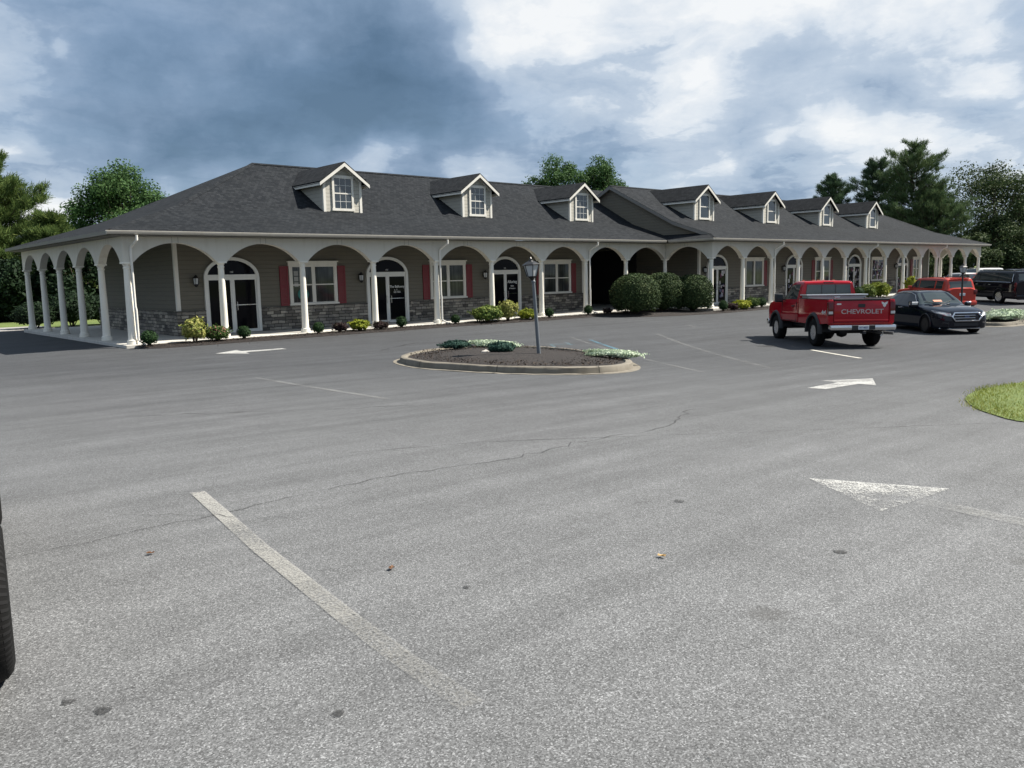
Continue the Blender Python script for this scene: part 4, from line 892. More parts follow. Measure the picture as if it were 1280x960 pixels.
# ---------------- dark sedan, nose towards the entrance
def make_sedan():
    t = thing('sedan', (0, 0, 0), 'dark blue-black sedan with chrome hexagonal grille parked nose out beside the red pickup', 'car')
    def sec(w, zb, zs, belt, wg, zg, top): return [(0, zb), (w*.8, zb), (w*.96, zb+.05), (w, zs), (w*.975, belt-.08), (w*.94, belt), (wg, zg), (wg*.62, top-.015), (0, top)]
    st = [(.99, sec(.52, .30, .48, .64, .42, .68, .72)), (.93, sec(.70, .25, .50, .70, .55, .76, .80)), (.80, sec(.83, .21, .54, .75, .62, .83, .87)), (.5, sec(.92, .19, .58, .82, .70, .90, .94)),
          (0, sec(.965, .19, .60, .90, .74, .97, 1.00)), (-.50, sec(.97, .19, .60, .96, .76, 1.02, 1.05)), (-.62, sec(.97, .19, .60, .97, .76, 1.05, 1.08)), (-.95, sec(.97, .19, .60, .985, .70, 1.26, 1.29)), (-1.38, sec(.97, .19, .60, 1.0, .60, 1.46, 1.505)),
          (-1.75, sec(.97, .19, .60, 1.01, .59, 1.50, 1.54)), (-2.4, sec(.97, .19, .60, 1.025, .58, 1.49, 1.53)), (-2.85, sec(.97, .19, .60, 1.03, .57, 1.43, 1.46)), (-3.45, sec(.95, .20, .62, 1.04, .64, 1.15, 1.17)), (-3.6, sec(.94, .21, .63, 1.04, .70, 1.08, 1.10)), (-4.0, sec(.88, .26, .66, 1.0, .70, 1.06, 1.08)), (-4.15, sec(.80, .34, .66, .92, .62, .98, 1.0))]
    L = Loft(st); RW = .385; xr_ = -2.87
    def cls(x, y, z, n):
        for xa in (0, xr_):
            if (x-xa)**2+(z-.345)**2 < RW**2 and y > .5: return None
        if n[0] > .25 and -1.36 < x < -.64 and z > 1.06 and n[2] < .93: return 'windshield'
        if -3.42 < x < -2.86 and n[0] < -.15 and z > 1.14 and y < .6: return 'rear_window'
        lo = np.interp(x, [-3.4, -.6], [1.065, 1.01]); hi = np.interp(x, [-3.3, -2.9, -2.4, -1.6, -1.3, -.75], [1.10, 1.36, 1.44, 1.45, 1.37, 1.05])
        if abs(n[1]) > .3 and -3.25 < x < -.78 and lo < z < hi and not (-2.12 < x < -2.05): return 'side_window'
        return 'body'
    mm = L.meshes(cls); PT = car_paint('blue_black_paint', (.006, .008, .014), .22)
    mm['body'].build('body', PT, t, smooth=38)
    for k in ('windshield', 'rear_window', 'side_window'): mm[k].build(k, SIDEGLASS if k == 'side_window' else CARGLASS, t, smooth=40)
    liner(0, RW+.01, .55, .9, t); liner(xr_, RW+.01, .55, .9, t)
    rim = mat('dark_rim', (.02, .02, .022), .3, metal=.6)
    for x in (0, xr_):
        for s in (1, -1): wheel(t, x, s*.845, .345, .24, .245, rim, 5, s, name='wheel')
        arch(x, .345, RW, .955, .03, PT, t, th=.012)
    hexg = [(-.52, .655), (-.42, .785), (.42, .785), (.52, .655), (.42, .51), (-.42, .51)]
    g = patch(L, hexg, .006).build('grille', PLASTIC, t)
    outline(L, hexg, .030, off=.038).build('grille_frame', CHROME, g, smooth=50)
    for z in (.61, .70): outline(L, [(-.44, z), (.44, z)], .012, off=.032, closed=False).build('grille_bar', CHROME, g, smooth=50)
    MB().rbox(1.005, 1.03, -.085, .085, .625, .70, .01).build('badge', mat('badge_oval', (.03, .05, .14), .3, coat=.5), g)
    for s in (1, -1):
        hp = [(s*.535, .665), (s*.565, .755), (s*.72, .81), (s*.90, .855), (s*.885, .78), (s*.70, .69)]
        h = patch(L, hp if s > 0 else hp[::-1], .028).build('headlight', LENS, t); outline(L, hp, .008, off=.03).build('headlight_trim', CHROME, h, smooth=50)
        patch(L, [(s*.60, .38), (s*.60, .45), (s*.78, .48), (s*.80, .40)][::s], .008).build('fog_light', PLASTIC, t)
        mr = MB().rbox(-.80, -.62, s*.93, s*1.12, .98, 1.12, .045).build('mirror', PT, t, smooth=50)
        MB().rbox(-.775, -.605, s*.95, s*1.115, 1.05, 1.126, .03).build('mirror_cap', CHROME, mr, smooth=50)
        pts = [(x, s*(L.side(x, z)+.006), z) for x, z in [(-3.28, 1.09), (-3.1, 1.22), (-2.9, 1.375), (-2.65, 1.425), (-2.4, 1.45), (-2.0, 1.462), (-1.6, 1.455), (-1.3, 1.38), (-1.05, 1.24), (-.8, 1.07)]]
        MB().tube(pts, .012, 6).build('window_trim', CHROME, t, smooth=50)
        for x in (-1.75, -2.75): MB().rbox(x-.11, x+.07, s*.965, s*1.0, .90, .93, .01).build('door_handle', CHROME, t)
    outline(L, [(-.82, .235), (.82, .235)], .024, off=.015, closed=False).build('lower_trim', CHROME, t, smooth=50)
    patch(L, [(-.62, .30), (-.62, .46), (.62, .46), (.62, .30)], .004).build('air_intake', PLASTIC, t)
    # paper left on the dashboard, seen low in the windscreen
    zt = lambda x, y: L.top(x, y)
    pm = mat('orange_paper', (.62, .27, .17), .7, var=.45, vscale=25); mb = MB()
    X = np.linspace(-.71, -.80, 4); Y = np.linspace(-.26, .06, 5); mb.add([(x, y, zt(x, y)+.012) for x in X for y in Y], [(5*i+j, 5*i+j+1, 5*i+6+j, 5*i+5+j) for i in range(3) for j in range(4)])
    mb.build('dashboard_paper', pm, t)
    for s in (-1, 1):
        pts = [(x, y, zt(x, y)+.012) for x, y in ((-.60, s*.02-.1), (-.68, s*.28-.1), (-.74, s*.48-.1))]
        MB().tube(pts, .01, 5).build('wiper', PLASTIC, t)
    return t
sed = make_sedan(); place(sed, 31.8, 11.35, 229.5, -.02)

# ---------------- red pickup seen from behind
def make_pickup():
    t = thing('pickup_truck', (0, 0, 0), 'red single-cab pickup truck with CHEVROLET tailgate, chrome bumper and silver bed toolbox', 'truck')
    PT = car_paint('red_paint', (.31, .007, .016), .3); LIFT = .0
    def sec(w, zb, belt, wg, zg, top): return [(0, zb), (w*.85, zb), (w*.985, zb+.05), (w, .98), (w*.985, belt-.07), (w*.965, belt), (wg, zg), (wg*.72, top-.012), (0, top)]
    cabt = lambda x, zg, top, wg: (x, sec(.97, .66, 1.34, wg, zg, top))
    st = [cabt(1.32, 1.88, 1.93, .77), cabt(1.36, 1.92, 1.975, .775), cabt(1.5, 1.94, 1.995, .775), cabt(1.9, 1.945, 2.0, .775), cabt(2.25, 1.92, 1.98, .765), cabt(2.45, 1.85, 1.91, .76), cabt(2.75, 1.62, 1.67, .78), cabt(3.02, 1.40, 1.44, .80),
          (3.1, sec(.97, .66, 1.33, .82, 1.385, 1.42)), (3.7, sec(.965, .66, 1.29, .80, 1.36, 1.395)), (4.1, sec(.95, .60, 1.25, .78, 1.32, 1.35)), (4.25, sec(.93, .60, 1.2, .76, 1.26, 1.29)), (4.31, sec(.90, .64, 1.1, .74, 1.14, 1.17))]
    L = Loft(st, nx=90); RW = .49; zc = .46
    def cls(x, y, z, n):
        if (x-3.38)**2+(z-zc)**2 < RW**2 and y > .45: return None
        if n[0] > .25 and 2.5 < x < 3.0 and z > 1.44 and y < .68: return 'windshield'
        hi = np.interp(x, [1.5, 2.3, 2.5, 2.85], [1.84, 1.84, 1.74, 1.42])
        if abs(n[1]) > .3 and 1.52 < x < 2.82 and 1.38 < z < hi: return 'side_window'
        return 'body'
    mm = L.meshes(cls); mm['body'].build('cab', PT, t, smooth=38)
    for k in ('windshield', 'side_window'): mm[k].build(k, CARGLASS, t, smooth=40)
    # rear window with sliding centre
    rw = MB().prism([(-.735, 1.42), (.735, 1.42), (.685, 1.865), (-.685, 1.865)], lambda a, b, d: (d, a, b), 1.300, 1.335).build('rear_window', CARGLASS, t)
    fr = MB()
    for y in (-.22, .22): fr.box(1.294, 1.299, y-.012, y+.012, 1.425, 1.865)
    fr.build('window_frame', PLASTIC, rw)
    MB().rbox(1.305, 1.36, -.16, .16, 1.905, 1.95, .01).build('third_brake_light', REDL, t)
    for y in (-.5, -.16, .16, .5, 0): MB().rbox(2.14, 2.22, y-.035, y+.035, 1.975, 2.02, .01).build('marker_light', mat('amber_lens', (.5, .16, .06), .2), t)
    # bed
    for s in (1, -1):
        pl = [(-1.10, .74), (-.52, .70)]
        pl += [(.0+.50*math.cos(a), zc+.50*math.sin(a)) for a in np.radians(np.linspace(150, 30, 18))]
        pl += [(.52, .68), (1.27, .68), (1.27, 1.43), (-1.10, 1.43)]
        prof = MB()
        def fn(a, b, d, s=s): return (a, s*(d - (.018 if b > 1.36 else .022*(.98-b)**2*8 if b < .98 else 0)), b)
        prof.prism(pl, fn, .86, .968); o = prof.build('bed_side', PT, t, smooth=30)
        MB().rbox(-1.12, 1.27, min(s*.845, s*.962), max(s*.845, s*.962), 1.431, 1.452, .008).build('bed_rail', PLASTIC, o)
        # rear corner post with tail lamp
        MB().rbox(-1.17, -1.0, min(s*.81, s*.965), max(s*.81, s*.965), .74, 1.425, .03).build('corner_post', PT, t, smooth=40)
        tl = MB().rbox(-1.185, -1.05, min(s*.825, s*.972), max(s*.825, s*.972), .96, 1.36, .02).build('tail_light', REDL, t, smooth=40)
        MB().rbox(-1.192, -1.1, min(s*.84, s*.965), max(s*.84, s*.965), 1.01, 1.09, .01).build('reverse_lens', LENS, tl)
        arch(0, zc, .49, .955, .09, PLASTIC, t, 'fender_flare', -5, 185, .05) if s > 0 else None
    arch(3.38, zc, .48, .955, .09, PLASTIC, t, 'fender_flare', -5, 185, .05)
    b = MB(); b.box(-1.1, 1.28, -.859, .859, .78, .82); b.box(1.2, 1.27, -.859, .859, .821, 1.42)
    b.build('bed_floor', PLASTIC, t)
    tg = MB().rbox(-1.155, -1.07, -.80, .80, .775, 1.40, .02).build('tailgate', PT, t, smooth=40)
    MB().rbox(-1.175, -1.06, -.81, .81, 1.401, 1.45, .012).build('tailgate_cap', PLASTIC, tg)
    MB().rbox(-1.17, -1.15, -.10, .10, 1.20, 1.30, .008).build('tailgate_handle', PLASTIC, tg)
    MB().rbox(-1.165, -1.15, -.79, .79, .82, .855, .006).build('crease', car_paint('red_paint_edge', (.5, .03, .04)), tg)
    BACK = Matrix(((0, 0, -1, 0), (-1, 0, 0, 0), (0, 1, 0, 0), (0, 0, 0, 1)))
    text('CHEVROLET', .185, (-1.162, -.02, 1.075), BACK, 'lettering', mat('silver_letter', (.42, .34, .34), .4), tg, .002, 1.20, world=False)
    em = MB().prism([(-.09, .075), (-.02, .05), (.0, .03), (.02, .05), (.09, .075), (.075, .0), (.04, -.01), (.045, -.05), (.0, -.085), (-.045, -.05), (-.04, -.01), (-.075, .0)], lambda a, b, d: (d, -.66+a, 1.285+b), -1.166, -1.15).build('emblem', WRITE, tg)
    MB().prism([(-.055, -.022), (.055, -.022), (.07, .0), (.055, .022), (-.055, .022), (-.07, .0)], lambda a, b, d: (d, .66+a, 1.30+b), -1.164, -1.15).build('sticker', WRITE, tg)
    MB().rbox(-1.14, -1.02, -.93, .93, .70, .77, .02).build('rear_valance', PT, t)
    bp = MB(); bp.rbox(-1.33, -1.12, -.96, .96, .545, .705, .045)
    bo = bp.build('rear_bumper', CHROME, t, smooth=40)
    MB().rbox(-1.335, -1.3, -.34, .34, .56, .69, .01).build('step_pad', PLASTIC, bo)
    pl_ = MB().rbox(-1.345, -1.33, -.155, .155, .565, .68, .005).build('license_plate', mat('plate_white', (.55, .58, .62), .5, var=.2, vscale=30), bo)
    text('KY 4827', .07, (-1.348, 0, .62), BACK, 'plate_number', mat('navy_letter', (.03, .05, .15), .5), pl_, .001, world=False)
    fb = MB().rbox(4.22, 4.42, -.96, .96, .50, .70, .05).build('front_bumper', CHROME, t, smooth=40)
    MB().rbox(4.28, 4.34, -.62, .62, .80, 1.12, .03).build('grille', PLASTIC, t)
    for s in (1, -1):
        MB().rbox(4.22, 4.33, min(s*.64, s*.92), max(s*.64, s*.92), .84, 1.10, .03).build('headlight', LENS, t)
        m_ = MB().rbox(2.50, 2.72, min(s*1.02, s*1.27), max(s*1.02, s*1.27), 1.30, 1.58, .035).build('mirror', PLASTIC, t, smooth=40)
        MB().tube([(2.62, s*.93, 1.38), (2.62, s*1.04, 1.40)], .025, 6).build('mirror_arm', PLASTIC, m_)
        MB().rbox(2.485, 2.50, min(s*1.05, s*1.24), max(s*1.05, s*1.24), 1.33, 1.55, .005).build('mirror_glass', CARGLASS, m_)
        MB().rbox(1.62, 1.84, min(s*.955, s*.995), max(s*.955, s*.995), 1.17, 1.21, .01).build('door_handle', PLASTIC, t)
        d = MB()
        for x in (1.45, 2.78): d.box(x-.006, x+.006, min(s*.955, s*.9745), max(s*.955, s*.9745), .72, 1.33)
        d.box(1.457, 2.773, min(s*.955, s*.972), max(s*.955, s*.972), .715, .727)
        d.build('door_gap', PLASTIC, t)
    SIDE = Matrix(((-1, 0, 0, 0), (0, 0, 1, 0), (0, 1, 0, 0), (0, 0, 0, 1)))
    text('4x4', .17, (-.80, .972, 1.06), SIDE, 'decal', WRITE, t, .002, 1.2, world=False, shear=.3)
    # toolbox across the bed
    tb = MB().rbox(.62, 1.15, -.90, .90, 1.20, 1.52, .015).build('toolbox', mat('toolbox_side', (.36, .38, .38), .45, metal=.5, var=.15, vscale=6), t)
    MB().rbox(.58, 1.19, -.955, .955, 1.521, 1.565, .012).build('toolbox_lid', ALU, tb)
    MB().rbox(.60, .62, -.09, .09, 1.42, 1.50, .006).build('latch', CHROME, tb)
    # chassis
    ch = MB(); ch.box(-1.05, 4.2, -.52, -.40, .50, .66); ch.box(-1.05, 4.2, .40, .52, .50, .66)
    for x in (-1.0, -.1, 1.3, 3.0): ch.box(x, x+.10, -.399, .399, .51, .65)
    ch.box(1.28, 3.0, -.398, .398, .56, .66); ch.box(-.95, -.3, -.35, .35, .60, .74)
    ch.build('chassis', PLASTIC, t)
    axl = MB().tube([(0, -.75, .43), (0, .75, .43)], .05, 10); axl.lathe([(.02, -.16), (.13, -.12), (.17, 0), (.13, .12), (.02, .16)], (0, .08, .43), 14, axis='x' if False else 'y'); axl.build('rear_axle', PLASTIC, t, smooth=40)
    MB().tube([(3.38, -.75, .43), (3.38, .75, .43)], .05, 10).build('front_axle', PLASTIC, t, smooth=40)
    MB().tube([(1.4, -.62, .46), (-.5, -.66, .46), (-.75, -.75, .44), (-1.02, -1.02, .43)], .045, 10).build('exhaust_pipe', mat('exhaust', (.22, .22, .22), .4, metal=.8), t, smooth=40)
    MB().rbox(-1.42, -1.2, -.04, .04, .44, .52, .008).build('tow_hitch', PLASTIC, t)
    MB().tube([(-1.30, -.56, .52), (-1.30, -.58, .42), (-1.28, -.52, .38)], .018, 6).build('tow_hook', CHROME, t)
    rim = mat('steel_rim', (.50, .50, .51), .3, metal=.8, var=.15, vscale=8)
    for x in (0, 3.38):
        for s in (1, -1): wheel(t, x, s*.83, .425, .27, .225, rim, 6, s, double=False, sw=.07)
    for x in (0, 3.38):
        for s in (1, -1):
            mb = MB(); A = np.radians(np.linspace(0, 180, 16)); 
            for a in A: mb.v += [(x+.485*math.cos(a), s*.55, zc+.485*math.sin(a)), (x+.485*math.cos(a), s*.86, zc+.485*math.sin(a))]
            mb.f += [(2*i, 2*i+1, 2*i+3, 2*i+2) for i in range(len(A)-1)]; mb.f.append(tuple(range(0, 2*len(A), 2))); mb.build('wheel_liner', PLASTIC, t)
    return t
pk = make_pickup(); place(pk, 24.05, 11.6, 48.5)

# ---------------- boxy vehicles: one builder, different proportions
def make_suv(name, label, cat, paint, W=.9, Lr=-.75, Lf=3.35, wb=2.57, H=1.68, belt=1.05, hood=1.04, r=.345, rimm=None, folded=False, toff=.125, rt=1.0, lampw=.74, rear='hatch', ws=(2.35, 1.65), tail=.0, tumble=.80, rails=True, group=None):
    t = thing(name, (0, 0, 0), label, cat, group); zb = r*.75
    def sec(w, b, wg, zg, top): return [(0, zb), (w*.85, zb), (w*.98, zb+.06), (w, (zb+b)/2), (w*.985, b-.08), (w*.965, b), (wg, zg), (wg*.75, top-.012), (0, top)]
    wt = W*tumble
    st = [(Lr, sec(W*.88*rt, belt*.98, W*.72*rt, belt+.04, belt+.10)), (Lr+.06, sec(W*.95*rt, belt, W*.80*rt, belt+.08, belt+.16)), (Lr+.14+tail*.4, sec(W*.98*(rt*.6+.4), belt, W*.82*rt, (belt+H)/2, (belt+H)/2+.06)), (Lr+.26+tail, sec(W, belt, wt, H-.07, H-.03)), (Lr+.5+tail, sec(W, belt, wt, H-.05, H)), ((ws[1]+Lr)/2, sec(W, belt, wt, H-.045, H+.01)), (ws[1], sec(W, belt, wt, H-.07, H-.02)),
          ((ws[0]+ws[1])/2, sec(W, belt, (wt+W*.86)/2, (H+hood)/2-.03, (H+hood)/2+.02)), (ws[0], sec(W, belt-.02, W*.86, hood+.0, hood+.04)), (ws[0]+.12, sec(W, belt-.03, W*.86, hood-.02, hood+.02)), (Lf-.25, sec(W*.97, belt-.1, W*.82, hood-.06, hood-.03)), (Lf-.05, sec(W*.90, belt-.2, W*.76, hood-.16, hood-.13)), (Lf, sec(W*.84, belt-.28, W*.70, hood-.24, hood-.21))]
    L = Loft(st, nx=90, sub=5); RW = r+.05
    xa, xb_ = Lr+.42+tail, ws[0]-.22
    def cls(x, y, z, n):
        for q in (0, wb):
            if (x-q)**2+(z-r)**2 < RW**2 and y > .5*W: return None
        if n[0] > .2 and ws[1]+.03 < x < ws[0]-.05 and z > hood+.06 and y < W*.80: return 'windshield'
        if n[0] < -.35 and x < Lr+.3+tail and belt+.12 < z < H-.12 and y < W*.72: return 'rear_window'
        hi = np.interp(x, [Lr+.3+tail, Lr+.5+tail, ws[1]-.1, ws[1]+.12, ws[0]-.1], [H-.22, H-.13, H-.13, H-.2, belt+.1])
        if abs(n[1]) > .3 and xa < x < xb_ and belt+.05 < z < hi and all(abs(x-p) > .035 for p in pill): return 'side_window'
        return 'body'
    pill = (wb*.56, .22)
    mm = L.meshes(cls); mm['body'].build('body', paint, t, smooth=38)
    for k in ('windshield', 'rear_window', 'side_window'):
        if k in mm: mm[k].build(k, CARGLASS, t, smooth=40)
    for q in (0, wb):
        for s in (1, -1): wheel(t, q, s*(W-toff), r, .235, r*.68, rimm or CHROME, 6, s, double=False, sw=.06)
        liner(q, RW+.005, W*.55, W*.93, t); arch(q, r, RW-.01, W*.985, .05, PLASTIC, t, th=.012)
    MB().rbox(Lr-.10, Lr+.12, -W*.93*rt, W*.93*rt, zb+.02, zb+.26, .05).build('rear_bumper', paint, t, smooth=40)
    MB().rbox(Lr-.085, Lr+.1, -W*.80, W*.80, zb-.03, zb+.04, .02).build('bumper_skirt', PLASTIC, t, smooth=40)
    MB().rbox(Lf-.14, Lf+.08, -W*.86, W*.86, zb+.02, zb+.26, .05).build('front_bumper', paint, t, smooth=40)
    patch(L, [(-W*.5, hood-.42), (-W*.5, hood-.26), (W*.5, hood-.26), (W*.5, hood-.42)], .01).build('grille', PLASTIC, t)
    BACK = Matrix(((0, 0, -1, 0), (-1, 0, 0, 0), (0, 1, 0, 0), (0, 0, 0, 1)))
    p = MB().rbox(Lr-.05, Lr-.02, -.16, .16, belt-.27, belt-.14, .005).build('license_plate', mat('plate_white', (.55, .58, .62), .5), t)
    for s in (1, -1):
        patch(L, [(s*W*.62, hood-.36), (s*W*.62, hood-.24), (s*W*.8, hood-.22), (s*W*.8, hood-.36)][::s], .012).build('headlight', LENS, t)
        MB().rbox(Lr-.03, Lr+.16, min(s*W*lampw*rt, s*W*.965*rt), max(s*W*lampw*rt, s*W*.965*rt), belt-.22, belt+.02, .03).build('tail_light', REDL, t, smooth=40)
        ml = (.62, .98, 1.03) if folded else (.45, 1.0, 1.17)
        MB().rbox(ws[0]-ml[0], ws[0]-.28, min(s*W*ml[1], s*W*ml[2]), max(s*W*ml[1], s*W*ml[2]), belt+.02, belt+.17, .02).build('mirror', paint, t, smooth=40)
        for x in (wb*.62, wb*.28): MB().rbox(x-.20, x-.02, min(s*W*.96, s*W*1.02), max(s*W*.96, s*W*1.02), belt-.15, belt-.11, .01).build('door_handle', CHROME if rimm is None else paint, t)
        if rails: MB().tube([(Lr+.5+tail, s*wt*.86, H-.01), (Lr+.65+tail, s*wt*.86, H+.045), (ws[1]-.25, s*wt*.86, H+.045), (ws[1]-.1, s*wt*.86, H-.01)], .018, 6).build('roof_rail', PLASTIC, t, smooth=40)
    return t, L
RED2 = car_paint('orange_red_paint', (.40, .048, .034), .3)
RIMS = mat('silver_rim', (.5, .5, .51), .3, metal=.8)
jeep, JL = make_suv('hatchback_suv', 'small boxy orange-red SUV seen from behind, parked behind the dark sedan', 'car', RED2, rimm=RIMS, H=1.66)
place(jeep, 45.3, 16.2, 58)
MB().rbox(-.60, -.5, -.55, .55, 1.63, 1.675, .015).build('spoiler', RED2, jeep)
yuk, YL = make_suv('large_suv', 'big black SUV with bright chrome wheels and window trim beyond the planting bed', 'car', car_paint('black_paint', (.006, .006, .009), .25), W=1.0, Lr=-1.35, Lf=4.15, wb=3.3, H=1.83, belt=1.18, hood=1.17, r=.395, ws=(2.75, 2.1), tumble=.80, lampw=.90)
for s in (1, -1): MB().tube([(x, s*(YL.side(x, 1.215)+.01), 1.215) for x in np.linspace(-.95, 2.4, 14)], .016, 6).build('window_trim', CHROME, yuk)
for s in (1, -1): MB().tube([(-1.05, s*(YL.side(-1.05, 1.25)+.008), 1.25), (-1.02, s*(YL.side(-1.02, 1.45)+.008), 1.45), (-.98, s*(YL.side(-.98, 1.66)+.008), 1.66)], .02, 6).build('pillar_trim', CHROME, yuk)
place(yuk, 51.9, 15.2, 52)
WHITEP = car_paint('white_paint_car', (.68, .68, .68)); SILV = car_paint('silver_paint', (.40, .42, .44))
ws_, _ = make_suv('white_suv', 'white SUV standing far behind the end of the arcade, over the black SUV roof', 'car', WHITEP, W=.98, wb=2.9, Lf=3.8, H=1.85, belt=1.15, hood=1.12, r=.38, ws=(2.5, 1.9), rimm=RIMS); place(ws_, 82.5, 26.2, 150)
wc, _ = make_suv('white_car', 'low white car far off beside the last arcade column', 'car', WHITEP, W=.9, wb=2.7, Lf=3.6, Lr=-1.0, H=1.47, belt=.95, hood=.93, r=.33, ws=(2.3, 1.5), tail=.5, rails=False, rimm=RIMS); place(wc, 79.5, 27.0, 62)
sv, _ = make_suv('silver_car', 'silver SUV partly hidden behind the roof of the black SUV', 'car', SILV, W=.95, wb=2.8, Lf=3.7, H=1.75, belt=1.1, hood=1.08, r=.36, ws=(2.4, 1.8), rimm=RIMS); place(sv, 70.6, 19.6, 60)
rc_, _ = make_suv('red_car', 'red car glimpsed between the last columns of the arcade', 'car', RED2, W=.9, wb=2.6, Lf=3.4, Lr=-.9, H=1.5, belt=.98, hood=.96, r=.33, ws=(2.2, 1.5), tail=.4, rails=False, rimm=RIMS); place(rc_, 66.0, 21.2, 150)
gc, _ = make_suv('dark_car', 'dark car at the frame edge of which only one tyre shows', 'car', car_paint('graphite_paint', (.008, .008, .009)), W=.93, wb=2.7, Lf=3.55, Lr=-.62, H=1.68, belt=1.08, hood=1.05, r=.35, ws=(2.4, 1.7), rimm=RIMS, folded=True, toff=.07, rt=.84); place(gc, -.372, 4.03, 81.0)

# ================================================================== street lamps
def make_lamp():
    t = thing('street_lamp', (0, 0, 0), 'grey lamp post with glass carriage lantern leaning over the mulched island', 'street lamp')
    MB().lathe([(.055, -.15), (.052, 0), (.05, .4), (.042, 1.86), (.042, 1.90), (.055, 1.91), (.055, 1.94), (.035, 1.97)], n=16).build('post', LAMPM, t, smooth=40)
    MB().lathe([(.03, 1.96), (.045, 2.0), (.05, 2.03), (.02, 2.05)], n=12).build('post_cap', mat('pale_cap', (.34, .35, .36), .5), t, smooth=50)
    n = 6; T = Matrix.Translation((-.04, 0, 1.97)) @ Matrix.Diagonal((1.2, 1.2, 1.0, 1)) @ Matrix.Translation((0, 0, -1.97)); hd = MB()
    hd.lathe([(.03, 1.97), (.06, 2.02), (.10, 2.05), (.115, 2.07), (.105, 2.075)], n=n, T=T)
    hd.lathe([(.19, 2.355), (.20, 2.37), (.11, 2.44), (.06, 2.46), (.05, 2.49), (.022, 2.50), (.03, 2.53), (.008, 2.57)], n=n, T=T)
    for k in range(n):
        a = 2*math.pi*k/n; hd.tube([(-.04+.13*math.cos(a), .13*math.sin(a), 2.07), (-.04+.21*math.cos(a), .21*math.sin(a), 2.36)], .011, 5)
    h = hd.build('lantern_frame', BLACK, t, smooth=30)
    MB().lathe([(.100, 2.074), (.168, 2.356)], n=n, T=T).build('lantern_glass', LGLASS, h)
    MB().lathe([(.02, 2.08), (.022, 2.2), (.04, 2.24), (.03, 2.30), (.005, 2.32)], n=10, T=T).build('bulb', mat('bulb_white', (.7, .7, .66), .3), h, smooth=50)
    return t
lamp = make_lamp(); lamp.location = (13.92, 14.49, gz(13.92, 14.49)+.17)
lamp.rotation_euler = Vector((f_.y, -f_.x, 0)).normalized() and Matrix.Rotation(R(-3.4), 3, Vector((f_.x, f_.y, 0)).normalized()).to_euler()
lamp.scale = (.95, .95, .94)
l2 = copy_tree(lamp); l2.location = (43.6, 15.1, gz(43.6, 15.1)+.12); l2.rotation_euler = (0, 0, .3); l2.scale = (.92, .92, .90)
l2['label'] = 'small upright black lamp post with lantern in front of the orange-red SUV'
for ch in l2.children:
    if ch.data.materials[0] in (LAMPM, MATS['pale_cap']): ch.data = ch.data.copy(); ch.data.materials[0] = BLACK

# ================================================================== plants
def leaf_quads(P, Nrm, size, jit=.9, aspect=.6, rng=RNG):
    """one bent-free leaf quad per point; Nrm: preferred normals"""
    n = len(P); d = Nrm + rng.normal(0, jit, (n, 3)); d /= np.linalg.norm(d, axis=1, keepdims=True)
    a = np.cross(d, rng.normal(0, 1, (n, 3))); a /= np.linalg.norm(a, axis=1, keepdims=True); b = np.cross(d, a)
    s = (size * rng.uniform(.6, 1.3, n))[:, None] if np.isscalar(size) else (size*rng.uniform(.7, 1.2, n))[:, None]
    a = a*s*.5; b = b*s*.5*aspect
    V = np.stack([P-a, P-b, P+a, P+b], 1).reshape(-1, 3); return V, np.arange(4*n).reshape(-1, 4)
def needle_quads(P, D, size, rng=RNG, width=.12):
    n = len(P); D = D/np.linalg.norm(D, axis=1, keepdims=True); c = np.cross(D, rng.normal(0, 1, (n, 3))); c /= np.linalg.norm(c, axis=1, keepdims=True)
    s = (size*rng.uniform(.6, 1.25, n))[:, None]; w = c*s*width
    V = np.stack([P-w*.4, P+w*.4, P+D*s+w*.25, P+D*s-w*.25], 1).reshape(-1, 3); return V, np.arange(4*n).reshape(-1, 4)
BOX_LEAF = m_leaf('boxwood_leaf', [(.010, .026, .010), (.020, .046, .016), (.035, .072, .022)], trans=.12)
DARK_LEAF = m_leaf('dark_bush_leaf', [(.006, .014, .007), (.011, .024, .010), (.020, .040, .016)], trans=.1)
GLOBE_LEAF = m_leaf('yew_leaf', [(.016, .030, .013), (.030, .054, .020), (.060, .088, .032), (.10, .115, .05)], trans=.15)
VARI_LEAF = m_leaf('variegated_leaf', [(.06, .11, .02), (.20, .22, .05), (.42, .40, .14), (.10, .15, .03)], trans=.2)
LIME_LEAF = m_leaf('golden_leaf', [(.10, .14, .018), (.24, .27, .03), (.38, .38, .05)], trans=.25)
PURP_LEAF = m_leaf('purple_leaf', [(.020, .012, .014), (.038, .020, .022), (.03, .035, .018)], trans=.1)
SPIR_LEAF = m_leaf('spirea_leaf', [(.03, .06, .018), (.06, .10, .025), (.08, .12, .03)], trans=.2)
PINKF = m_leaf('pink_blossom', [(.22, .09, .08), (.34, .18, .14), (.28, .14, .11)], trans=.1)
GRN_LEAF = m_leaf('mottled_leaf', [(.03, .065, .015), (.07, .12, .025), (.20, .24, .06), (.05, .09, .02)], trans=.2)
SILV_LEAF = m_leaf('silver_leaf', [(.22, .31, .20), (.42, .50, .36), (.62, .66, .54)], trans=.15)
TEAL_LEAF = m_leaf('juniper_leaf', [(.012, .035, .028), (.028, .065, .050), (.05, .10, .075)], trans=.1)
TWIG = mat('twig', (.06, .045, .03), .9)
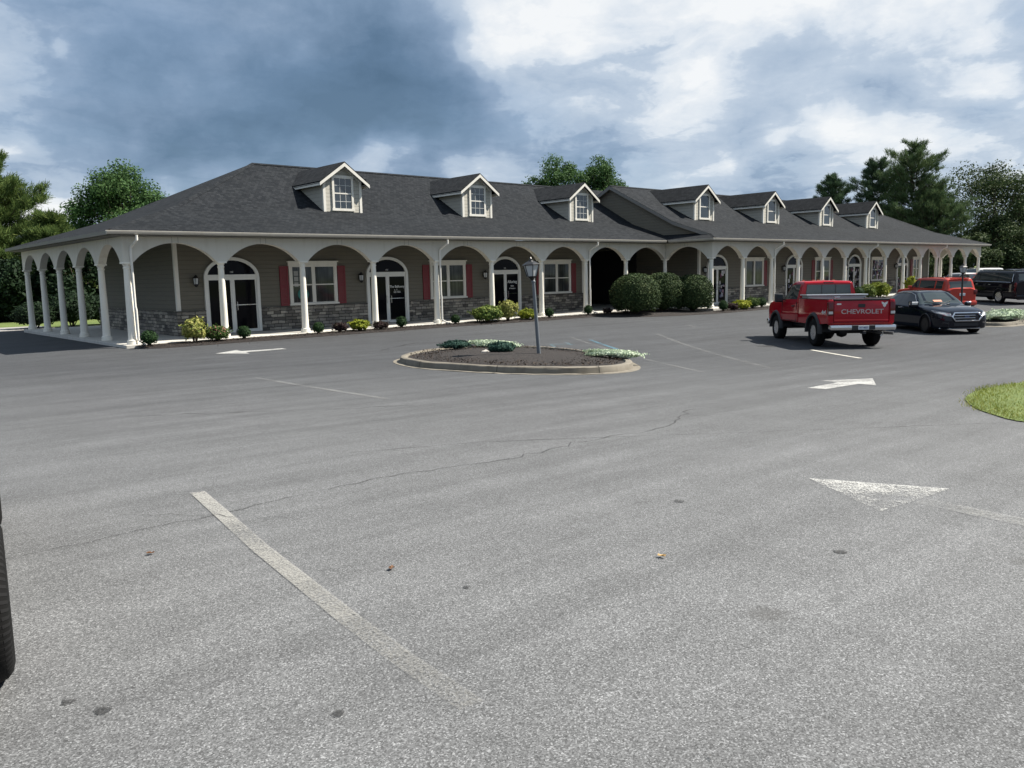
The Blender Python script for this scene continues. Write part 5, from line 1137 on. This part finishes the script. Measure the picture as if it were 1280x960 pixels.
def shrub(name, x, y, rx, h, m, label, group, nleaf, size, base=.05, flat=.0, jit=.6, lump=.12, core=True, extra=None, ry=None, seed=0, z0=.06, top_flat=False):
    rg = np.random.default_rng(seed+int(abs(x)*97+abs(y)*13)); t = thing(name, (x, y, gz(x, y)+z0), label, 'shrub', group)
    u = rg.normal(0, 1, (nleaf, 3)); u /= np.linalg.norm(u, axis=1, keepdims=True); u[:, 2] = np.where(u[:, 2] < -.75, -u[:, 2], u[:, 2])
    ph = rg.uniform(0, 6.28, 6); f = rg.uniform(2, 5, (6, 3)); lumps = sum(np.sin(u@f[i]+ph[i]) for i in range(6))/3
    rr = (1 + lump*lumps)*rg.uniform(.80, 1.04, nleaf)
    e = np.sign(u)*np.abs(u)**(.88 if top_flat else 1)
    ry = ry or rx
    P = np.stack([e[:, 0]*rx*rr, e[:, 1]*ry*rr, base*h + (h*(1-base))*(.5+.5*e[:, 2]*rr)], -1)
    if name not in ('boxwood', 'globe_shrub'):
        sp_ = [(P, u)]
        for _ in range(16):
            d = rg.normal(0, 1, 3); d[2] = abs(d[2])*.8; d /= np.linalg.norm(d); L_ = np.linspace(.85, rg.uniform(1.12, 1.38), 14)[:, None]
            q = d*L_*np.array((rx, ry, h*(1-base)*.5)) + np.array((0, 0, base*h+h*(1-base)*.5)); sp_.append((q+rg.normal(0, size*.25, q.shape), np.repeat(d[None], 14, 0)))
        P = np.concatenate([a for a, _ in sp_]); u = np.concatenate([b for _, b in sp_])
    V, F = leaf_quads(P, u+np.array((0, 0, .3)), size, jit, .62, rg); fastmesh('foliage', V, F, m, t)
    st = MB(); k = 7
    for i in range(k):
        a = 6.28*i/k+rg.uniform(0, .5); q = rg.uniform(.3, .75); st.tube([(0.03*math.cos(a), .03*math.sin(a), -.08), (rx*q*.5*math.cos(a), ry*q*.5*math.sin(a), h*.35), (rx*q*math.cos(a), ry*q*math.sin(a), h*rg.uniform(.55, .8))], [.014+.01*h, .010+.006*h, .004], 5)
    st.build('stem', TWIG, t)
    if core:
        c = MB(); c.lathe([(.02, h*(base+.04))]+[(rx*.80*math.sin(a), h*base + h*(1-base)*(.5-.40*math.cos(a))) for a in np.linspace(.3, 2.9, 9)]+[(.01, h*.90)], n=16, T=Matrix.Diagonal((1, ry/rx, 1, 1)))
        c.build('inner_foliage', m, t, smooth=60)
    if extra:
        m2, n2, sz = extra; u = rg.normal(0, 1, (n2, 3)); u[:, 2] = np.abs(u[:, 2]); u /= np.linalg.norm(u, axis=1, keepdims=True)
        V, F = leaf_quads(np.stack([u[:, 0]*rx, u[:, 1]*ry, base*h+h*(1-base)*(.5+.52*u[:, 2])], -1), u, sz, .4, .9, rg); fastmesh('blossom', V, F, m2, t)
    return t
GB = 'clipped round boxwoods in the front mulch bed'
Y1, Y2 = 26.85, 23.93
for x, y, r, h, lab in [(8.62, 26.78, .27, .50, 'round boxwood at the outer corner column by the downspout foot'), (11.78, Y1, .23, .46, 'round boxwood in front of the first arched door, just past its column'), (14.62, Y1, .21, .43, 'round boxwood beside the column before the window with the teal wreath'),
        (18.28, Y1, .22, .46, 'round boxwood before the glass door with white lettering, next to a dark purple shrub'), (20.98, Y1, .20, .40, 'round boxwood beside the second downspout from the building corner'), (26.5, Y1, .22, .45, 'round boxwood directly behind the leaning lamp post, at a column foot'), (29.15, Y1, .21, .48, 'round boxwood at the foot of the downspout by the dark passage'),
        (35.95, 23.75, .25, .55, 'round boxwood at the projecting wing corner beside the big globe shrubs'), (39.9, Y2, .28, .55, 'dark round boxwood under the plain wide window of the projecting wing'), (51.4, Y2, .38, .80, 'dark round shrub just clear of the red pickup bed')]:
    shrub('boxwood', x, y, r, h, BOX_LEAF, lab, GB, 900, .055, lump=.04, jit=.5)
shrub('variegated_shrub', 10.1, Y1, .36, .82, VARI_LEAF, 'loose yellow and green shrub beside the first glass door', 'yellow variegated shrubs', 1300, .09, lump=.18, core=False)
shrub('spirea', 10.85, Y1, .40, .50, SPIR_LEAF, 'low shrub with pink blossom at the foot of the second column', None, 1300, .07, extra=(PINKF, 120, .05))
shrub('golden_shrub', 16.35, Y1, .32, .42, LIME_LEAF, 'bright yellow mound under the siding between wreath window and second door', 'golden yellow mounds', 1300, .10, lump=.2, jit=.9)
shrub('purple_shrub', 15.5, Y1, .26, .34, PURP_LEAF, 'small dark purple shrub between a boxwood and the bright yellow mound', 'dark purple shrubs', 600, .075, lump=.2)
shrub('purple_shrub', 17.3, Y1, .30, .30, PURP_LEAF, 'small dark purple shrub in front of the column by the lettered glass door', 'dark purple shrubs', 600, .075, lump=.2)
shrub('euonymus', 22.65, 26.72, .74, .70, GRN_LEAF, 'wide green shrub flecked with yellow at the sixth column', None, 3000, .095, lump=.1, ry=.5)
shrub('variegated_shrub', 23.85, 26.75, .40, .90, VARI_LEAF, 'tall yellow and cream shrub in front of the third glass door', 'yellow variegated shrubs', 1400, .09, lump=.18)
shrub('golden_shrub', 25.1, Y1, .40, .44, LIME_LEAF, 'yellow-green mound behind the leaning lamp post, beside the tall cream-flecked shrub', 'golden yellow mounds', 1300, .10, lump=.2, jit=.9)
shrub('purple_shrub', 30.55, Y1, .22, .24, PURP_LEAF, 'tiny dark shrub at the edge of the dark passage', 'dark purple shrubs', 400, .07, lump=.2)
for x, y, rx, h, lab in [(31.15, 25.55, 1.17, 2.02, 'big clipped globe shrub nearest the dark passage, largest of three'), (33.55, 25.7, 1.08, 2.02, 'big clipped globe shrub in the middle of the three'), (34.75, 24.75, .98, 1.90, 'big clipped globe shrub against the projecting wing corner')]:
    shrub('globe_shrub', x, y, rx, h, GLOBE_LEAF, lab, 'big clipped globe shrubs by the passage', 11000, .085, base=.0, lump=.03, jit=.7, top_flat=True, z0=.0)
shrub('purple_shrub', 37.0, Y2, .34, .36, PURP_LEAF, 'dark purple shrub between boxwood and yellow mound on the projecting wing', 'dark purple shrubs', 600, .075, lump=.2)
shrub('golden_shrub', 37.95, Y2, .45, .46, LIME_LEAF, 'yellow mound at the second column of the projecting wing', 'golden yellow mounds', 900, .10, lump=.2, jit=.9)
shrub('mixed_shrub', 38.95, Y2, .40, .56, SPIR_LEAF, 'loose mid-green shrub beside the dark boxwood under the plain window', None, 900, .08, lump=.2)
shrub('dark_shrub', 52.7, Y2, .48, .85, GRN_LEAF, 'mottled green shrub next to the yellow one over the pickup tailgate', None, 1300, .10, lump=.25)
shrub('golden_shrub', 54.4, Y2, .68, 1.0, m_leaf('olive_golden_leaf', [(.05, .08, .012), (.16, .20, .025), (.30, .31, .05)], trans=.2), 'large yellow-green shrub between the pickup tailgate and the dark sedan roof', 'golden yellow mounds', 1700, .12, lump=.25, jit=.9)
shrub('lime_shrub', 58.6, 23.6, .40, 1.30, LIME_LEAF, 'small lime shrub poking up behind the orange-red SUV bonnet', None, 800, .11, lump=.25)
# island planting
shrub('silver_groundcover', 14.95, 17.5, .36, .16, SILV_LEAF, 'long silver mat plant at the back of the island', 'silver mat plants', 3600, .06, lump=.25, ry=.95, z0=.17, base=0, core=True)
shrub('silver_groundcover', 14.75, 12.8, .28, .15, SILV_LEAF, 'silver mat plant spilling over the narrow end of the island curb', 'silver mat plants', 3000, .06, lump=.25, ry=.85, z0=.17, base=0)
shrub('silver_groundcover', 37.3, 11.3, 1.2, .42, SILV_LEAF, 'grey-green mat plant on the curbed bed by the dark sedan nose', 'silver mat plants', 3600, .08, lump=.25, ry=.7, z0=.14, base=0)
shrub('juniper', 13.7, 17.55, .42, .22, TEAL_LEAF, 'dark low juniper at the back of the island by the silver mat', 'low dark junipers', 1800, .055, lump=.2, z0=.17, ry=.34, base=0)
shrub('juniper', 13.75, 15.7, .34, .28, TEAL_LEAF, 'rounded blue-green juniper beside a pale rock, near the leaning lamp post', 'low dark junipers', 1800, .055, lump=.12, z0=.17, base=0)
def rock(x, y, r, lab, seed):
    rg = np.random.default_rng(seed); mb = MB(); bm = bmesh.new(); bmesh.ops.create_icosphere(bm, subdivisions=2, radius=r)
    for v in bm.verts: v.co *= 1+rg.normal(0, .10); v.co.z *= .7
    bm.verts.index_update(); mb.add([v.co[:] for v in bm.verts], [[v.index for v in f.verts] for f in bm.faces]); bm.free()
    o = mb.build('rock', ROCK, smooth=25, uv=False); o.location = (x, y, gz(x, y)+.19); tag(o, lab, 'rock', None)
rock(13.28, 15.78, .12, 'pale rock against the blue-green juniper on the island', 1)
# hedge at the far side of the porch
for i, (x, y, rx, h, lab) in enumerate([(9.3, 45.2, 1.0, 1.25, 'dark rounded bush just past the last side column'), (11.0, 45.6, 1.2, 1.7, 'dark bush seen between the third and fourth side columns'), (12.7, 46.6, 1.2, 1.5, 'dark bush behind the porch next to the building wall')]):
    shrub('dark_bush', x, y, rx, h, DARK_LEAF, lab, 'dark bushes behind the side porch', 3000, .12, lump=.1, z0=0)

# loose bark chips lying on the beds
def chips(n, inside, z, seed):
    rg = np.random.default_rng(seed); P = inside(rg, n); zz_ = ground(P[:, 0], P[:, 1])+z+rg.uniform(0, .025, len(P))
    V, F = leaf_quads(np.column_stack([P, zz_]), np.tile((0, 0, 1.), (len(P), 1)), .05, .5, .4, rg)
    o = fastmesh('bark_mulch', V, F, m_leaf('bark_chip', [(.006, .005, .005), (.02, .015, .012), (.045, .032, .025), (.12, .09, .065)], .9, 0) if 'bark_chip' not in MATS else MATS['bark_chip']); o['kind'] = 'stuff'
def in_poly(poly):
    c = poly.mean(0)
    def f(rg, n):
        k = rg.integers(0, len(poly), n); t = np.sqrt(rg.random(n))[:, None]; w = rg.random(n)[:, None]
        return c+((poly[k]*(1-w)+poly[(k+1) % len(poly)]*w)-c)*t
    return f
chips(5000, in_poly(offset(ISL, .40)), .165, 1)
chips(9000, lambda rg, n: np.column_stack([rg.uniform(8.4, 36.8, n), 26.25+.98*rg.random(n)]), .075, 2)
chips(7000, lambda rg, n: np.column_stack([rg.uniform(35.2, 73, n), 23.3+.95*rg.random(n)]), .075, 3)
chips(500, lambda rg, n: np.column_stack([rg.uniform(8.6, 36, n), 26.2-.35*np.abs(rg.normal(0, 1, n))]), -.01, 4)
JNT = mat('joint_gap', (.03, .028, .024), .95)
for loop, idx in ((ISL, (4, 15, 27, 39, 52, 63, 74, 84)), (ISR, (3, 12, 22, 33, 43))):
    prof = [(.0, .012), (.17, .018), (.19, .133), (.22, .153), (.34, .153)]; lp = [offset(loop, a) for a, _ in prof]
    for i in idx:
        i %= len(loop); t_ = loop[(i+1) % len(loop)]-loop[i-1]; t_ /= np.linalg.norm(t_); mb = MB()
        for q, (_, h) in zip(lp, prof):
            for sg in (-.007, .007): p = q[i]+t_*sg; mb.v.append((p[0], p[1], gz(*p)+h+.004))
        mb.f = [(2*k, 2*k+1, 2*k+3, 2*k+2) for k in range(4)]; o = mb.build('curb_joint', JNT, uv=False, fix=False); o['kind'] = 'structure'

# lawn grass on the corner, countless blades
def grass(n, seed):
    rg = np.random.default_rng(seed); poly = LAWN; out = []
    lo, hi = poly.min(0), np.minimum(poly.max(0), (19.5, 9)); lo = np.maximum(lo, (10, -1.5))
    while len(out) < n:
        p = lo + (hi-lo)*rg.random((4000, 2)); ins = np.zeros(len(p), bool); j = len(poly)-1
        for i in range(len(poly)):
            a, b = poly[i], poly[j]; cnd = ((a[1] > p[:, 1]) != (b[1] > p[:, 1])) & (p[:, 0] < (b[0]-a[0])*(p[:, 1]-a[1])/(b[1]-a[1]+1e-12)+a[0]); ins ^= cnd; j = i
        out += list(p[ins])
    P = np.array(out[:n]) + rg.normal(0, .05, (n, 2)) + .12*np.column_stack([np.sin(3.1*np.array(out[:n])[:, 1]), np.sin(2.7*np.array(out[:n])[:, 0])])*rg.random((n, 1)); z = ground(P[:, 0], P[:, 1])+.012
    P3 = np.column_stack([P, z]); D = np.column_stack([rg.normal(0, .6, (n, 2)), np.ones(n)])
    V, F = needle_quads(P3, D, .048, rg, .16); o = fastmesh('grass', V, F, m_leaf('grass_blade', [(.08, .11, .016), (.16, .20, .03), (.25, .27, .055), (.30, .25, .11)], trans=.3)); o['kind'] = 'stuff'
grass(45000, 5)

# ------------------------------------------------------------------ trees
def limb(mb, a, b, r0, r1, rg, n=5, sag=0):
    a = Vector(a); b = Vector(b); L = (b-a).length; pts = []
    for i in range(n+1):
        t = i/n; p = a.lerp(b, t); w = math.sin(math.pi*t)*L*.06
        pts.append(p + Vector((rg.normal(0, 1)*w*.5, rg.normal(0, 1)*w*.5, -sag*math.sin(math.pi*t)*L)))
    mb.tube(pts, [r0+(r1-r0)*i/n for i in range(n+1)], 7); return pts
def pine(name, x, y, H, rad, label, group, m, seed, z=None, bare=.12, dens=1.0, asym=0):
    """white pine: whorled limbs carrying upswept needle tufts"""
    rg = np.random.default_rng(seed); t = thing(name, (x, y, gz(x, y) if z is None else z), label, 'tree', group); tr = MB(); br = MB()
    limb(tr, (0, 0, -.4), (rg.normal(0, .15), rg.normal(0, .15), H*.97), H*.017+.05, .03, rg, 9); tr.build('trunk', BARK, t, smooth=60)
    P = []; D = []; hgt = H*bare
    while hgt < H*.97:
        f = (hgt-H*bare)/(H*(1-bare)); R_ = rad*((1-f)**.62*(.82+.18*math.sin(f*17+seed)) + .03); k = rg.integers(4, 7); a0 = rg.uniform(0, 6.28)
        for i in range(k):
            a = a0+6.28*i/k+rg.normal(0, .25); L = R_*rg.choice((.45, .75, .95, 1.15, 1.3))*rg.uniform(.85, 1.1)*(1+asym*math.cos(a)); up = L*rg.uniform(.02, .30)+f*L*.7
            q = limb(br, (0, 0, hgt), (L*math.cos(a), L*math.sin(a), hgt+up), .02+.012*L, .012, rg, 4, .05)
            nt_ = int((8+18*L)*dens)
            for _ in range(nt_):
                s = rg.uniform(.12, 1.0)**.62; b = q[0].lerp(q[-1], s); sp = .07+.15*L*(1-.72*s)
                c = np.array(b)+rg.normal(0, 1, 3)*np.array((sp, sp, sp*.32)); n = 11
                P.append(c+rg.normal(0, .05, (n, 3))); dd = rg.normal(0, .55, (n, 3))+np.array((math.cos(a)*.5, math.sin(a)*.5, .95)); D.append(dd)
        hgt += H*rg.uniform(.022, .036)
    br.build('limbs', BARK, t)
    n = 60; P.append(np.column_stack([rg.normal(0, .06, n), rg.normal(0, .06, n), H*rg.uniform(.93, 1.0, n)])); D.append(rg.normal(0, .5, (n, 3))+np.array((0, 0, 1.)))
    P = np.concatenate(P); D = np.concatenate(D); V, F = needle_quads(P, D, .42, rg, .10); fastmesh('crown', V, F, m, t); return t
def broadleaf(name, x, y, H, rad, label, group, m, seed, z=None, trunk=.25, nclump=70, leaf=.24, per=260, squash=1.0, gap=.5):
    rg = np.random.default_rng(seed); t = thing(name, (x, y, gz(x, y) if z is None else z), label, 'tree', group); tr = MB(); r0 = .06+H*.018
    top = limb(tr, (0, 0, -.4), (rg.normal(0, .2), rg.normal(0, .2), H*(trunk+.25)), r0, r0*.5, rg, 6)
    P = []; Nn = []; ch = H*(1-trunk); zc = H*trunk+ch*.5
    for i in range(nclump):
        while True:
            u = rg.uniform(-1, 1, 3)
            l = np.linalg.norm(u)
            if .35 < l < 1: break
        w = rad*(1-.30*max(0, u[2])**2)*(1 if u[2] > -.5 else .8)
        c = np.array((u[0]*w, u[1]*w, zc+u[2]*ch*.5*squash)) + rg.normal(0, .12*rad, 3)*gap
        rc = rad*rg.uniform(.20, .38); nl = int(per*rg.uniform(.6, 1.3))
        if i % 2 == 0: limb(tr, top[rg.integers(2, len(top))], tuple(c), r0*.30, .02, rg, 4)
        v = rg.normal(0, 1, (nl, 3)); v /= np.linalg.norm(v, axis=1, keepdims=True); rr = rc*rg.uniform(.35, 1.05, nl)[:, None]
        P.append(c+v*rr*np.array((1, 1, .75))); Nn.append(v+np.array((0, 0, .5)))
    tr.build('trunk', BARK, t, smooth=60)
    P = np.concatenate(P); Nn = np.concatenate(Nn); V, F = leaf_quads(P, Nn, leaf, .8, .6, rg); fastmesh('crown', V, F, m, t); return t
PINE_G = m_leaf('pine_needles', [(.038, .070, .034), (.085, .135, .060), (.17, .21, .09)], trans=.2)
PINE_Y = m_leaf('pine_needles_yellowing', [(.042, .078, .024), (.090, .140, .042), (.17, .21, .06)], trans=.25)
PINE_D = m_leaf('pine_needles_dark', [(.034, .064, .038), (.068, .112, .064), (.12, .17, .09)], trans=.15)
MAPLE = m_leaf('maple_leaf', [(.028, .065, .022), (.055, .11, .036), (.095, .16, .055)], trans=.25)
OAK = m_leaf('oak_leaf', [(.020, .036, .015), (.044, .070, .026), (.09, .115, .045)], trans=.2)
YELL = m_leaf('yellow_green_leaf', [(.06, .09, .018), (.12, .16, .03), (.20, .22, .05)], trans=.25)
pine('pine_tree', 11.6, 66.0, 10.6, 4.6, 'tall yellow-green pine standing past the side porch at the picture edge', 'pines round the building', PINE_Y, 3, dens=1.25, bare=.06)
pine('pine_tree', 14.2, 62.0, 6.5, 3.0, 'shorter yellow-green pine in front of the tall yellowish one', 'pines round the building', PINE_Y, 4, dens=1.3, bare=.03)
pine('pine_tree', 4.5, 62.0, 9.0, 4.2, 'yellowing pine at the picture edge, cut by the frame', 'pines round the building', PINE_Y, 14, dens=1.1, bare=.05)
broadleaf('maple_tree', 24.8, 81.3, 12.6, 4.7, 'round-crowned green maple rising behind the hip of the roof', 'broadleaf trees behind the building', MAPLE, 5, nclump=120, per=420, leaf=.25, trunk=.2, gap=.6)
broadleaf('poplar_tree', 55.7, 53.6, 13.6, 3.5, 'leafy tree standing behind the ridge, the wider of a pair', 'broadleaf trees behind the building', MAPLE, 6, nclump=110, per=330, leaf=.20, trunk=.15, gap=.7)
broadleaf('poplar_tree', 58.0, 51.5, 13.0, 3.0, 'leafy tree standing behind the ridge, the slimmer of a pair', 'broadleaf trees behind the building', MAPLE, 7, nclump=100, per=300, leaf=.20, trunk=.15, gap=.6)
broadleaf('poplar_tree', 53.2, 55.4, 11.4, 2.0, 'lowest leafy tree top just clear of the ridge beside the tall pair', 'broadleaf trees behind the building', MAPLE, 17, nclump=50, per=240, leaf=.20, trunk=.15, gap=.8)
pine('pine_tree', 93.2, 47.0, 12.9, 3.4, 'shorter dark pine behind the last dormers', 'pines round the building', PINE_D, 8, dens=.9)
pine('pine_tree', 96.6, 43.4, 14.6, 4.2, 'middle pine of the dark group behind the last dormers', 'pines round the building', PINE_D, 9, dens=.85)
pine('pine_tree', 95.8, 38.7, 16.0, 5.6, 'tallest pine, with ragged top, behind the end of the arcade', 'pines round the building', PINE_G, 21, dens=.75, bare=.05)
pine('pine_tree', 97.0, 37.0, 10.6, 5.4, 'broad sparse pine reaching out beside the tallest pine', 'pines round the building', PINE_G, 11, dens=.5, bare=.05)
broadleaf('oak_tree', 112.5, 35.2, 14.4, 6.6, 'large dark broad tree beyond the black SUV', 'broadleaf trees behind the building', OAK, 12, nclump=130, per=260, leaf=.28, trunk=.08, gap=1.5)
broadleaf('oak_tree', 121.0, 31.0, 13.0, 6.0, 'large dark tree cut by the picture edge behind the black SUV', 'broadleaf trees behind the building', OAK, 13, nclump=120, per=280, leaf=.30, trunk=.08)
for i, (x, y, H_, r, m, lab) in enumerate([(98, 33.5, 5.5, 3.0, OAK, 'dark undergrowth tree showing through the last arches'), (92, 37.5, 5.0, 3.2, OAK, 'low dark tree behind the last columns of the arcade'), (104, 30.0, 6.0, 3.5, OAK, 'dark low tree over the white SUV roof'), (112, 27.5, 5.2, 3.0, YELL, 'yellow-green low tree above the black SUV at the frame edge'), (86.0, 41.5, 4.6, 2.8, YELL, 'yellow-green bushy tree seen between the end columns'), (106, 33.5, 7.5, 3.6, OAK, 'dense dark tree filling the gap past the arcade end')]):
    broadleaf('understorey_tree', x, y, H_, r, lab, 'low trees past the arcade end', m, 30+i, nclump=60, per=240, leaf=.28, trunk=.05)
for i, (x, y, H_, r, lab) in enumerate([(14.5, 56.5, 4.6, 2.4, 'dense dark tree behind the middle side columns'), (18.0, 55.0, 4.2, 2.4, 'dense dark tree nearest the building behind the side porch'), (10.5, 58.0, 3.6, 2.2, 'dark low tree at the lawn edge past the last side column'), (5.5, 66.0, 4.0, 3.0, 'dark low tree behind the lawn at the frame edge')]):
    broadleaf('understorey_tree', x, y, H_, r, lab, 'low trees past the side porch', DARK_LEAF if i < 3 else OAK, 50+i, nclump=55, per=240, leaf=.26, trunk=.03)

# ------------------------------------------------------------------ litter
def fallen_leaf(x, y, s, a, lab, m):
    mb = MB(); pts = []
    for i in range(12):
        t = 2*math.pi*i/12; r = s*(1 if i % 2 else .62)*(1.15 if i in (0, 6) else 1); pts.append((r*math.cos(t), r*.7*math.sin(t), .006+.35*s*abs(math.sin(t*1.5+a))))
    mb.add([(0, 0, .004)]+pts, [(0, i+1, (i+1) % 12+1) for i in range(12)]); o = mb.build('fallen_leaf', m, uv=False, fix=False)
    o.location = (x, y, gz(x, y)+.004); o.rotation_euler.z = a; tag(o, lab, 'leaf', 'fallen leaves on the pavement')
BRN = mat('brown_leaf', (.11, .05, .02), .8, var=.3, vscale=30); TAN = mat('tan_leaf', (.40, .26, .10), .8, var=.3, vscale=30)
fallen_leaf(2.47, 3.83, .030, .4, 'curled brown leaf on the asphalt, right of the worn parking line', BRN)
fallen_leaf(3.75, 2.88, .030, 1.9, 'pale tan leaf alone in the middle of the asphalt', TAN)
fallen_leaf(1.56, 5.14, .028, 2.9, 'dark brown leaf lying behind the worn parking line', BRN)
fallen_leaf(2.19, 1.47, .016, 1.2, 'small black scrap of leaf at the bottom of the picture', CRK)
